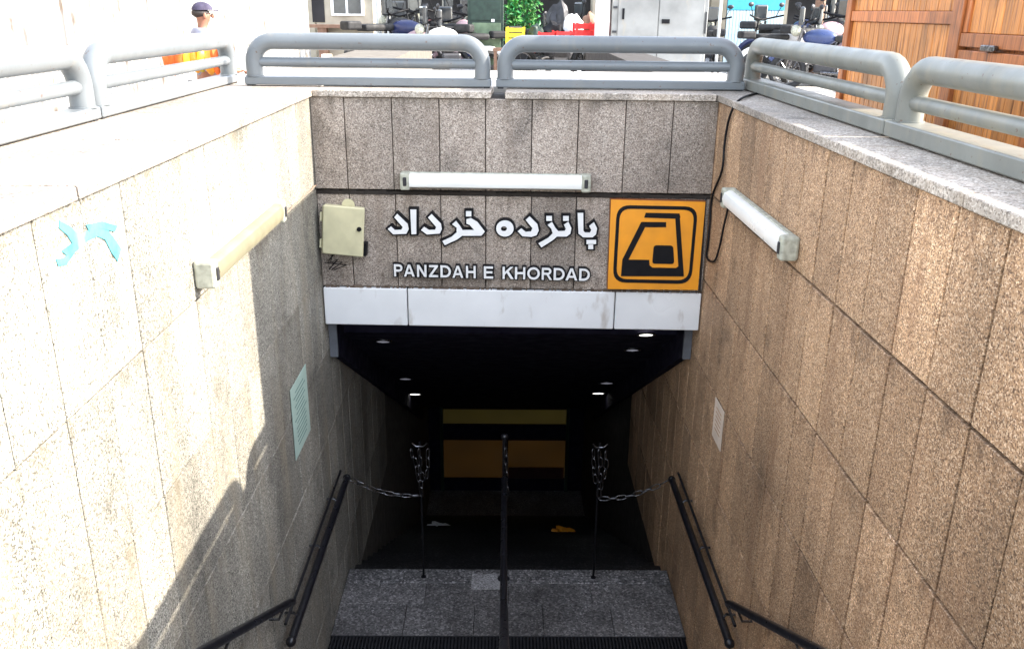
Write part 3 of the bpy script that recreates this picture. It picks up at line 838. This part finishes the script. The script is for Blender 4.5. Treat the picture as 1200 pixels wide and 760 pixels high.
tag(link('black_cable', bm, BLACK, None, True), 'black cable hanging from the coping down to the right batten', 'cable')

# ================================================================== wooden kiosk on the right
KX = 2.6; KY0, KY1 = 4.32, hit(990, 60, 0, KX).y; KT = 2.92
ks = thing('wooden_kiosk', 'orange varnished wooden plank kiosk behind the right railings', 'kiosk', (KX, KY0, 0))
KL = KY1-KY0
def kb(name, mat, x0, x1, y0, y1, z0, z1, bev=.004, par=None): return B(name, mat, par or ks, x0, x1, y0, y1, z0, z1, bev=bev)
kb('body', WOODD, .03, 1.3, .02, KL-.02, .12, KT-.25)
split = hit(1120, 60, 0, KX).y-KY0
railz = hit(1050, 20, 0, KX).z
def planks(y0, y1, z0, z1, wd=.082):
    n_ = max(1, round((y1-y0)/wd)); d = (y1-y0)/n_
    for i in range(n_):
        bm = bmesh.new(); j = random.uniform(-.002, .002)
        box(bm, .0+j, .029, y0+i*d+.002, y0+(i+1)*d-.002, z0, z1, bev=.004); link('plank', bm, WOOD, ks)
# frame
kb('frame_post', WOODD, -.03, .03, KL-.09, KL, .1, KT-.08)
kb('frame_post', WOODD, -.03, .03, split-.06, split+.06, .1, KT-.08)
kb('frame_post', WOODD, -.03, .03, 0, .08, .1, KT-.08)
kb('frame_rail', WOODD, -.02, .028, split+.061, KL-.091, railz-.035, railz+.035)
kb('frame_rail', WOODD, -.02, .028, .081, KL-.091, .1, .2) if False else None
planks(split+.061, KL-.091, .12, railz-.036); planks(split+.061, KL-.091, railz+.036, KT-.1)
zb = hit(1160, 60, 0, KX).z
kb('frame_rail', WOODD, -.02, .028, .081, split-.061, zb+.012, zb+.085)
kb('frame_rail', WOODD, -.02, .028, .081, split-.061, zb-.07, zb-.006)
kb('stile', WOODD, -.012, .028, split-.11, split-.0615, zb+.086, KT-.1)
planks(.081, split-.111, zb+.086, KT-.1); planks(.081, split-.0615, .12, zb-.071)
lp = hit(1160, 57, 0, KX-.03)
bm = bmesh.new(); box(bm, -.05, -.021, lp.y-KY0-.07, lp.y-KY0+.07, lp.z-.016, lp.z+.016, bev=.006); link('latch', bm, CHROME, ks)
bm = bmesh.new()
rf = [(-.12, KT-.08), (1.45, KT-.55), (1.45, KT-.47), (-.12, KT)]
prism(bm, rf, -.0, KL+.05); link('roof', bm, GREYP, ks)
kb('plinth', BROWN, .05, 1.28, .05, KL-.05, 0, .118)
# planks on the far end wall (faces away) and near end
for i in range(14):
    bm = bmesh.new(); box(bm, .035+i*.088, .035+(i+1)*.088-.004, KL-.018, KL+.0, .12, KT-.55+.0, bev=.003); link('plank', bm, WOOD, ks)
    bm = bmesh.new(); box(bm, .035+i*.088, .035+(i+1)*.088-.004, -.0, .018, .12, KT-.55, bev=.003); link('plank', bm, WOOD, ks)

# ================================================================== white sheet fence on the left
fn = thing('sheet_metal_fence', 'tall white ribbed sheet metal hoarding along the left behind the man', 'fence', (-4.4, 0, 0))
pan = None; L_ = 1.05
Yf = 1.5; first = None
endY = 19.6
def rib_sheet():
    bm = bmesh.new(); prof = []; y = 0; k = 0
    while y < L_-.01:
        prof += [(0, y), (0, y+.045), (.022, y+.055), (.022, y+.09)]; y += .105
    prof = [q for q in prof if q[1] <= L_]+[(0, L_)]
    for z0, z1 in ((.02, 3.2),):
        a = [bm.verts.new((x_, y_, z0)) for x_, y_ in prof]; b = [bm.verts.new((x_, y_, z1)) for x_, y_ in prof]
        a2 = [bm.verts.new((x_-.003, y_, z0)) for x_, y_ in prof]; b2 = [bm.verts.new((x_-.003, y_, z1)) for x_, y_ in prof]
        for i in range(len(prof)-1):
            bm.faces.new((a[i], a[i+1], b[i+1], b[i])); bm.faces.new((a2[i], b2[i], b2[i+1], a2[i+1]))
    return bm
i = 0
while Yf < endY:
    if first is None: first = link('ribbed_sheet', rib_sheet(), SHEET, fn); o = first
    else: o = first.copy(); COL.objects.link(o)
    o.location = (random.uniform(-.008, .008), Yf, 0); o.rotation_euler.z = random.uniform(-.01, .01)
    B('fence_post', GREYP, fn, .028, .068, Yf-.02, Yf+.02, 0, 3.1)
    Yf += L_+.004; i += 1

# ================================================================== man by the fence
def skin_mesh(chain_pts, edges, mat, name, parent, sub=2, root=0):
    me = bpy.data.meshes.new(name); me.from_pydata([p[:3] for p in chain_pts], edges, [])
    ob = bpy.data.objects.new(name, me); COL.objects.link(ob)
    sm_ = ob.modifiers.new('s', 'SKIN'); sm_.use_smooth_shade = True
    for i, p in enumerate(chain_pts):
        v = me.skin_vertices[0].data[i]; v.radius = (p[3], p[4] if len(p) > 4 else p[3]); v.use_root = (i == root)
    ob.modifiers.new('u', 'SUBSURF').levels = sub
    dg = bpy.context.evaluated_depsgraph_get(); me2 = bpy.data.meshes.new_from_object(ob.evaluated_get(dg))
    bpy.data.objects.remove(ob)
    me2.materials.clear(); me2.materials.append(mat); me2.shade_smooth()
    o = bpy.data.objects.new(name, me2); COL.objects.link(o); o.parent = parent
    return o
hp_ = hit(236, 25, 1, 9.6)
mn = thing('person', 'man in a dark purple baseball cap and pale shirt beyond the left railing', 'person', (hp_.x, 9.6, 0), R(-55))
# local: faces +Y (rotated to the right), x to his right
V = [(0, 0, .93, .15, .11), (0, 0, 1.10, .13, .10), (0, 0, 1.28, .155, .11), (0, -.01, 1.385, .13, .09), (0, .0, 1.43, .055, .055), (0, .015, 1.49, .055, .055),
     (.19, -.01, 1.35, .05), (.235, .03, 1.12, .042), (.19, .24, 1.0, .033), (.16, .30, 1.0, .028),
     (-.19, -.01, 1.35, .05), (-.235, .03, 1.12, .042), (-.19, .24, 1.0, .033), (-.16, .30, 1.0, .028),
     (.095, 0, .82, .085), (.10, .02, .48, .058), (.10, -.01, .09, .04), (.10, .12, .035, .035),
     (-.095, 0, .82, .085), (-.10, .02, .48, .058), (-.10, -.01, .09, .04), (-.10, .12, .035, .035),
     (0, .02, 1.56, .078, .088), (0, .03, 1.62, .074, .09)]
E_ = [(0, 1), (1, 2), (2, 3), (3, 4), (4, 5), (5, 22), (22, 23), (3, 6), (6, 7), (7, 8), (8, 9), (3, 10), (10, 11), (11, 12), (12, 13),
      (0, 14), (14, 15), (15, 16), (16, 17), (0, 18), (18, 19), (19, 20), (20, 21)]
base = len(V)
for s, wi in ((1, 9), (-1, 13)):
    wx, wy, wz = V[wi][:3]
    for k, (dx, ln_) in enumerate(((-.03, .07), (-.01, .08), (.01, .075), (.03, .06))):
        a_ = len(V); V.append((wx-s*.01+dx, wy+.05, wz, .009)); V.append((wx-s*.03+dx, wy+.05+ln_*.6, wz-.015, .008)); V.append((wx-s*.045+dx, wy+.04+ln_*.8, wz-.04, .007))
        E_ += [(wi, a_), (a_, a_+1), (a_+1, a_+2)]
    a_ = len(V); V.append((wx-s*.04, wy+.01, wz+.02, .010)); V.append((wx-s*.065, wy+.045, wz+.02, .008)); E_ += [(wi, a_), (a_, a_+1)]
mn.scale = (.965, .965, .965)
skin_mesh(V, E_, SKIN, 'body', mn)
SV = [(0, 0, .90, .175, .135), (0, 0, 1.10, .155, .125), (0, 0, 1.28, .18, .135), (0, -.01, 1.39, .14, .10), (0, 0, 1.435, .07, .07),
      (.20, -.01, 1.355, .072), (.24, .02, 1.15, .064), (-.20, -.01, 1.355, .072), (-.24, .02, 1.15, .064)]
skin_mesh(SV, [(0, 1), (1, 2), (2, 3), (3, 4), (3, 5), (5, 6), (3, 7), (7, 8)], SHIRT, 'shirt', mn)
TV = [(0, 0, .92, .165, .125), (.1, 0, .80, .10), (.105, .02, .48, .078), (.105, -.01, .12, .066), (-.1, 0, .80, .10), (-.105, .02, .48, .078), (-.105, -.01, .12, .066)]
skin_mesh(TV, [(0, 1), (1, 2), (2, 3), (0, 4), (4, 5), (5, 6)], TROUS, 'trousers', mn)
def blob(name, mat, par, c, s, seg=12):
    bm = bmesh.new(); bmesh.ops.create_uvsphere(bm, u_segments=seg, v_segments=8, radius=1)
    for v in bm.verts: v.co = Vector((c[0]+v.co.x*s[0], c[1]+v.co.y*s[1], c[2]+v.co.z*s[2]))
    return link(name, bm, mat, par, True)
blob('nose', SKIN, mn, (0, .125, 1.565), (.014, .022, .022)); blob('ear', SKIN, mn, (.08, .02, 1.565), (.012, .02, .032)); blob('ear', SKIN, mn, (-.08, .02, 1.565), (.012, .02, .032))
blob('mouth', plain('lips', (.35, .12, .1), .5), mn, (0, .112, 1.525), (.022, .008, .006)); blob('eye', BLACK, mn, (.03, .112, 1.59), (.01, .006, .006)); blob('eye', BLACK, mn, (-.03, .112, 1.59), (.01, .006, .006))
blob('hair', HAIR, mn, (0, -.002, 1.595), (.084, .098, .055))
bm = bmesh.new(); bmesh.ops.create_uvsphere(bm, u_segments=20, v_segments=10, radius=1)
bmesh.ops.delete(bm, geom=[v for v in bm.verts if v.co.z < -.15], context='VERTS')
for v in bm.verts: v.co = Vector((v.co.x*.094, .02+v.co.y*.112, 1.625+v.co.z*.085))
capo = link('cap', bm, CAPM, mn, True)
bm = bmesh.new()
prof = [(-.075, .0), (-.07, .05), (-.04, .085), (0, .095), (.04, .085), (.07, .05), (.075, 0)]
for zz in (0, .006):
    pass
a = [bm.verts.new((x_, .10+y_, 1.622-abs(x_)*.12)) for x_, y_ in prof]; b = [bm.verts.new((x_, .10+y_, 1.629-abs(x_)*.12)) for x_, y_ in prof]
bm.faces.new(a); bm.faces.new(b[::-1])
for i in range(7): bm.faces.new((a[i], a[(i+1) % 7], b[(i+1) % 7], b[i]))
link('brim', bm, CAPM, capo)
# bright cloth he carries
tc = hit(230, 70, 1, 9.2)
cb_ = thing('cloth_bundle', 'bundle of orange and yellow cloth held in front of the man in the cap', 'bundle', (tc.x, 9.2, tc.z))
rr = random.Random(6)
for i in range(9):
    mt = [REDO, REDO, REDO, YELLOW, ORANGE, YELLOW, ORANGE, REDO, TROUS][i]
    x_ = -.28+i*.07
    bm = bmesh.new(); bmesh.ops.create_icosphere(bm, subdivisions=3, radius=.1)
    for v in bm.verts:
        v.co *= 1+.3*noise.noise(v.co*14+Vector((i*3, 0, 0))); v.co.x *= .62; v.co.z *= 1.4; v.co.y *= .9
    o = link('cloth_fold', bm, mt, cb_, True); o.location = (x_, rr.uniform(-.02, .02), rr.uniform(-.03, .03))

# ================================================================== street backdrop
def W(x, Y, y=40): return hit(x, y, 1, Y)
YS = 27.0
sf = thing('shopfront_row', 'shadowed row of shopfronts across the street behind the railings', 'building', (0, YS, 0))
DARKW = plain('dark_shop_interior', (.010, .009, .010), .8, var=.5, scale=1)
xa, xb = W(362, YS).x, W(1010, YS).x
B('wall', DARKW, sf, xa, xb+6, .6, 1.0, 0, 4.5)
xs_ = [xa]+[W(x, YS).x for x in (445, 560, 700, 716, 838, 848, 918)]+[xb+6]
for x_ in xs_: B('pier', STUCCO, sf, x_-.13, x_+.13, .25, .599, 0, 4.5)
B('canopy', GREYP, sf, xa, xb+6, -.9, .24, 3.2, 3.35)
B('upper_wall', STUCCO, sf, xa, xb+6, .25, .9, 4.501, 7.0)
B('kerb', CONC, sf, xa, xb+6, -2.2, -1.9, 0, .14)
# window unit on the far left
x0_, x1_ = W(372, 24).x, W(438, 24).x
wu = thing('ticket_hut', 'cream stall with a window and brown shelf beside the white hoarding', 'stall', (x0_, 24, 0))
WW = x1_-x0_
B('body', STUCCO, wu, 0, WW, 0, 1.2, 0, 2.4)
B('window_frame', WHITEP, wu, WW*.27, WW*.85, -.04, -.001, 1.42, 2.2)
B('window', GLASSD, wu, WW*.32, WW*.53, -.05, -.0401, 1.47, 2.15); B('window', GLASSD, wu, WW*.57, WW*.80, -.05, -.0401, 1.47, 2.15)
B('shelf', BROWN, wu, -.15, WW*.98, -.35, -.002, 1.12, 1.20); B('shelf_edge', BROWN, wu, WW*.05, WW*.2, -.3, -.003, .2, 1.119)
B('doorway', DARKW, wu, -.1, WW*.15, -.02, -.001, 1.25, 2.3)
for i, (mt, h) in enumerate(((RED, .35), (CREAM, .5), (BROWN, .4), (YELLOW, .3), (CREAM, .35), (ORANGE, .25))):
    x_ = x0_+WW*(.1+i*.15)
    bm = bmesh.new(); box(bm, -.12, .12, -.12, .12, 0, h, bev=.015); o = link('goods_box', bm, mt); o.location = (x_, 23.2, 0)
    tag(o, ['red box', 'tall cream box', 'brown box', 'yellow box', 'short cream box', 'orange box'][i]+' on the ground in front of the cream stall', 'box', 'boxes in front of the cream stall')
def pole(x, Y, r, mt, label, h=4):
    p = W(x, Y); t = thing('street_pole', label, 'pole', (p.x, Y, 0))
    TB('shaft', mt, t, [(0, 0, 0), (0, 0, h)], r, 12); B('base_plate', mt, t, -r*2.5, r*2.5, -r*2.5, r*2.5, 0, .03)
pole(444, 21, .07, GREYP, 'thick pale grey pole left of the parked motorbikes')
pole(456, 21.5, .04, GREYP, 'thin pale grey pole right beside the thicker one')
pole(842, 21, .035, GREYP, 'slim pale pole in front of the blue shutter')
pole(957, 22, .12, BROWN, 'dark trunk like post among the motorbikes near the kiosk')
# green cabinet
x0_, x1_ = W(548, 20).x, W(590, 20).x
gc = thing('green_cabinet', 'dark green street cabinet with a pale green lower door behind the railing gap', 'cabinet', (x0_, 20, 0)); WW = x1_-x0_
B('body', GREEND, gc, 0, WW, 0, .6, .08, 2.6, bev=.01); B('door', GREENL, gc, .1, WW-.06, -.02, -.001, .12, hit(570, 27, 1, 20).z, bev=.004)
B('door', GREEND, gc, .06, WW-.06, -.02, -.001, hit(570, 25, 1, 20).z+.02, 2.5, bev=.004); B('plinth', CONC, gc, -.03, WW+.03, -.03, .63, 0, .079)
for i, (u, z) in enumerate(((.66, 1.35), (.68, 1.0), (.6, .7))): B('sticker', LETTER, gc, WW*u, WW*u+.07, -.024, -.0205, z, z+.06+.02*i, M=None)
B('handle', CHROME, gc, .16, .18, -.05, -.021, 1.0, 1.15)
# motorbike
def motorbike(x, Y, rz, label, body, s=1.0):
    p = W(x, Y)
    t = thing('motorbike', label, 'motorbike', (p.x, Y, 0), rz, 'motorbikes parked across the street')
    for u in (-.62, .62):
        bm = bmesh.new(); tube(bm, arc((u, 0, .3), .25, 0, 2*math.pi, 20), .05, 8, caps=False); wt = link('tyre', bm, RUBBER, t, True)
        bm = bmesh.new(); tube(bm, arc((u, 0, .3), .2, 0, 2*math.pi, 20), .014, 6, caps=False)
        for k in range(7):
            a = k*math.pi*2/7; tube(bm, [(u, 0, .3), (u+.2*math.cos(a), 0, .3+.2*math.sin(a))], .008, 5)
        link('rim', bm, CHROME, wt, True)
    bm = bmesh.new(); tube(bm, [(-.62, .07, .3), (-.2, .07, .42), (.1, .06, .38), (.35, .03, .75), (.45, 0, .95)], .025, 8)
    tube(bm, [(-.62, -.07, .3), (-.2, -.07, .42), (.1, -.06, .38), (.35, -.03, .75)], .025, 8); link('frame', bm, DARKM, t, True)
    bm = bmesh.new(); box(bm, -.12, .22, -.13, .13, .28, .56, bev=.04, seg=2); box(bm, -.02, .12, -.1, .1, .56, .68, bev=.03); link('engine', bm, DARKM, t)
    bm = bmesh.new(); bmesh.ops.create_icosphere(bm, subdivisions=3, radius=1)
    for v in bm.verts: v.co = Vector((.17+v.co.x*.27, v.co.y*.14, .82+v.co.z*.13))
    link('tank', bm, body, t, True)
    bm = bmesh.new(); box(bm, -.62, -.05, -.13, .13, .76, .86, bev=.04, seg=2); link('seat', bm, RUBBER, t, True)
    bm = bmesh.new(); tube(bm, [(.62, .08, .3), (.42, .08, 1.0)], .022, 8); tube(bm, [(.62, -.08, .3), (.42, -.08, 1.0)], .022, 8); link('fork', bm, CHROME, t, True)
    bm = bmesh.new(); tube(bm, [(.28, -.36, 1.1), (.38, -.2, 1.06), (.42, 0, 1.02), (.38, .2, 1.06), (.28, .36, 1.1)], .016, 8); link('handlebar', bm, BLACK, t, True)
    o = blob('headlight', CAPG, t, (.55, 0, .92), (.08, .09, .09))
    for sy in (-1, 1):
        bm = bmesh.new(); tube(bm, [(.36, sy*.25, 1.08), (.33, sy*.32, 1.24)], .007, 6); mo = link('mirror_stem', bm, BLACK, t, True)
        blob('mirror', DARKM, mo, (.33, sy*.33, 1.28), (.02, .06, .04), 10)
    bm = bmesh.new(); tube(bm, arc((-.62, 0, .3), .32, R(40), R(150), 8), .045, 8); link('mudguard', bm, body, t, True); TB('mudguard', body, t, arc((.62, 0, .3), .32, R(30), R(140), 8), .045, 8)
    bm = bmesh.new(); tube(bm, [(.1, .15, .3), (-.4, .17, .28), (-.8, .18, .36)], [.02, .035, .04], 8); link('exhaust', bm, CHROME, t, True)
    bm = bmesh.new(); box(bm, -.92, -.66, -.10, .10, .78, .90, bev=.03, seg=2); link('rear_rack', bm, RUBBER, t)
    bm = bmesh.new(); box(bm, .44, .52, -.13, .13, 1.0, 1.28, bev=.03, seg=2); link('windscreen', bm, GLASSD, t)
    t.scale = (s, s, s)
    return t
motorbike(482, 19.5, R(20), 'black motorbike with pink tank parked right of the pale poles', PINK, 1.25)
motorbike(512, 21.0, R(75), 'black motorbike facing the street between the pink one and the green cabinet', RUBBER, 1.3)
motorbike(530, 19.6, R(200), 'black motorbike parked against the green cabinet', WHITEP, 1.3)
motorbike(665, 22.0, R(150), 'motorbike with white tank standing above the red crates', WHITEP, 1.2)
motorbike(836, 23.5, R(85), 'black motorbike seen end on between grey cabinet and blue shutter', RUBBER, 1.35)
motorbike(925, 20.5, R(15), 'dark motorbike with white tank right of the blue shutter', WHITEP, 1.35)
motorbike(950, 21.5, R(60), 'black motorbike behind the dark post', RUBBER, 1.4)
motorbike(975, 19.5, R(160), 'blue tanked motorbike closest to the wooden kiosk', plain('navy_paint', (.03, .05, .14), .3), 1.35)
motorbike(470, 22.5, R(100), 'dark motorbike seen end on just right of the pale poles', RUBBER, 1.4)
motorbike(498, 23.0, R(-30), 'dark red motorbike at the back of the left cluster', plain('dark_red_paint', (.12, .02, .02), .3), 1.45)
motorbike(908, 23.0, R(110), 'dark motorbike hard against the right edge of the blue shutter', RUBBER, 1.4)
# more parked motorbikes filling the dark bays
NAVY = plain('navy_gloss_paint', (.02, .03, .10), .3)
for args in ((460, 20.4, R(50), 'black motorbike directly behind the thin pale pole', RUBBER, 1.5), (488, 20.2, R(160), 'navy motorbike in the middle of the left cluster', NAVY, 1.45),
             (520, 22.4, R(15), 'black motorbike at the back beside the green cabinet', RUBBER, 1.55), (541, 21.4, R(80), 'pink motorbike end on, half hidden by the green cabinet', PINK, 1.45),
             (935, 22.8, R(-20), 'navy motorbike at the back behind the dark post', NAVY, 1.55), (965, 20.8, R(35), 'pale pink motorbike between the dark post and the kiosk', PINK, 1.5),
             (985, 22.0, R(100), 'black motorbike end on, half hidden by the kiosk', RUBBER, 1.6), (650, 21.0, R(30), 'dark red motorbike behind the table of crates', plain('wine_paint', (.15, .01, .01), .3), 1.4)):
    motorbike(*args)
# green plants and yellow crate
def bush(x, Y, z0, z1, hw, label, mats):
    p = W(x, Y); t = thing('potted_plant', label, 'plant', (p.x, Y, 0))
    rr = random.Random(int(x))
    bm = bmesh.new(); bmesh.ops.create_cone(bm, cap_ends=True, segments=14, radius1=.16, radius2=.22, depth=.4)
    for v in bm.verts: v.co.z += .2
    link('pot', bm, GREEND, t)
    TB('stem', BROWN, t, [(0, 0, .35), (.02, 0, z1*.7)], .02, 6)
    for mt in mats:
        bm = bmesh.new()
        for i in range(320):
            c_ = Vector((rr.gauss(0, hw*.5), rr.gauss(0, .15), rr.uniform(z0, z1))); s_ = rr.uniform(.04, .09)
            q = Matrix.Rotation(rr.uniform(0, 6.28), 3, Vector((rr.random(), rr.random(), rr.random())).normalized())
            vs = [bm.verts.new(c_+q @ Vector(v)*s_) for v in ((-1, 0, 0), (0, -.5, .2), (1, 0, 0), (0, .5, .2))]
            bm.faces.new(vs)
        o = link('foliage', bm, mt, t); o['kind'] = 'stuff'
bush(602, 22.5, .7, 2.2, .22, 'bright green leafy plant right of the green cabinet', [GREENV, LEAF])
bush(620, 22.8, .8, 2.3, .26, 'mixed bright and dark green leafy plant left of the red crates', [GREENV, LEAF])
def crate(x, Y, z, wd, h, mt, label, mesh_h=.0):
    p = W(x, Y); t = thing('plastic_crate', label, 'crate', (p.x, Y, z), random.uniform(-.2, .2))
    for k in range(4):
        zz = h*k/4+.01; B('slat', mt, t, -wd/2, wd/2, -.2, -.185, zz, zz+h/4-.03); B('slat', mt, t, -wd/2, wd/2, .185, .2, zz, zz+h/4-.03)
        B('end_slat', mt, t, -wd/2, -wd/2+.015, -.184, .184, zz, zz+h/4-.03); B('end_slat', mt, t, wd/2-.015, wd/2, -.184, .184, zz, zz+h/4-.03)
    B('base', mt, t, -wd/2+.015, wd/2-.015, -.185, .185, 0, .012)
    for sx in (-1, 1):
        for sy in (-1, 1): B('corner_post', mt, t, sx*wd/2-.02, sx*wd/2+.02, sy*.2-.02, sy*.2+.02, 0, h)
    return t
tb = thing('market_table', 'low wooden table carrying the coloured crates right of the plants', 'table', (W(640, 19).x, 19, 0))
B('table_top', BROWN, tb, -1.1, 1.3, -.35, .35, .80, .85)
for sx in (-1.05, 1.25):
    for sy in (-.3, .3): B('leg', BROWN, tb, sx-.03, sx+.03, sy-.03, sy+.03, 0, .799)
crate(604, 19, .85, .34, .42, YELLOW, 'yellow crate in front of the green plants')
crate(641, 19, .85, .3, .34, RED, 'leftmost of the red crates right of the plants')
crate(661, 18.9, .85, .38, .36, RED, 'middle red crate of three on the table')
crate(684, 19, .85, .36, .52, RED, 'tallest red crate, nearest the grey cabinet')
# clutter among the goods
for i, (x_, Y_, w_, h_, z_, mt, lb_) in enumerate(((648, 19.3, .5, .55, .85, BLACK, 'black sack behind the leftmost red crate'), (672, 19.4, .45, .7, .85, WHITEP, 'white sack behind the middle red crate'),
      (690, 19.5, .35, .75, .85, BROWN, 'brown sack behind the tallest red crate'), (628, 19.2, .35, .5, .85, GREEND, 'dark green sack beside the yellow crate'),
      (655, 20.5, .6, 1.2, .6, DARKM, 'dark bundle at the back of the goods table'))):
    bm = bmesh.new(); bmesh.ops.create_icosphere(bm, subdivisions=3, radius=.5)
    for v in bm.verts:
        k_ = 1+.35*noise.noise(v.co*4+Vector((i*5, 0, 0))); v.co = Vector((v.co.x*w_*k_, v.co.y*.4*k_, max(-.46, v.co.z*k_)*h_))
    o = link('sack', bm, mt, None, True); o.location = (W(x_, Y_).x, Y_, z_+h_*.46); tag(o, lb_, 'sack')
# grey double cabinet
x0_, x1_ = W(716, 18).x, W(828, 18).x; WW = x1_-x0_
gk = thing('grey_cabinet', 'large pale grey two door utility cabinet behind the right barrier', 'cabinet', (x0_, 18, 0))
B('body', GREYC, gk, 0, WW, 0, .7, .1, 2.4, bev=.01)
B('door', GREYC, gk, .12, WW*.48, -.025, -.001, .16, 2.3, bev=.006); B('door', GREYC, gk, WW*.49, WW-.08, -.025, -.001, .16, 2.3, bev=.006)
B('handle', BLACK, gk, WW*.52, WW*.60, -.06, -.026, 1.38, 1.46); B('handle', BLACK, gk, .2, .24, -.05, -.026, 1.45, 1.65)
for z in (.5, 1.2, 1.65): B('hinge', DARKM, gk, .02, .10, -.03, -.001, z, z+.04)
B('side_post', WHITEP, gk, -.30, -.05, -.05, .3, 0, 2.4)
B('plinth', CONC, gk, -.05, WW+.05, -.04, .74, 0, .099)
B('crack_panel', DARKM, gk, WW-.05, WW-.03, -.03, -.002, 1.2, 1.6)
# stucco pillar
x0_, x1_ = W(693, 21).x, W(716, 21).x
pl = thing('stucco_pillar', 'cream stained pillar between the red crates and the grey cabinet', 'pillar', (x0_, 21, 0))
B('shaft', STUCCO, pl, 0, x1_-x0_, 0, .5, 0, 4, bev=.01); B('base', CONC, pl, -.04, x1_-x0_+.04, -.04, .54, 0, .2)
# blue and white shutter
x0_, x1_ = W(850, 25).x, W(916, 25).x; WW = x1_-x0_
sh = thing('blue_white_shutter', 'ribbed shutter, turquoise above and pale blue below', 'shutter', (x0_, 25, 0))
zsp = hit(880, 12, 1, 25).z
B('backing', DARKM, sh, 0, WW, .05, .1, 0, 3)
nsl = 18
for i in range(nsl):
    a, b = WW*i/nsl, WW*(i+1)/nsl
    B('lower_slat', CYANW, sh, a+.004, b-.004, 0, .049, .05, zsp-.01, bev=.008)
B('upper_panel', CYAN, sh, 0, WW, -.02, .049, zsp, 3)
# pale blocks seen beyond the right barrier
bx = hit(850, 100, 2, .35)
# hoarding / kerb wall in sunlight behind the back barrier
kw = thing('low_white_wall', 'low whitewashed kerb wall across the pavement behind the back barriers', 'wall', (0, 23.6, 0))
for i in range(9):
    B('block', WHITEP, kw, -6+i*1.7, -6+(i+1)*1.7-.01, 0, .35, 0, .22, bev=.01)
# dark far building left beyond the fence end
S.cycles.use_denoising = True if hasattr(S, 'cycles') else None
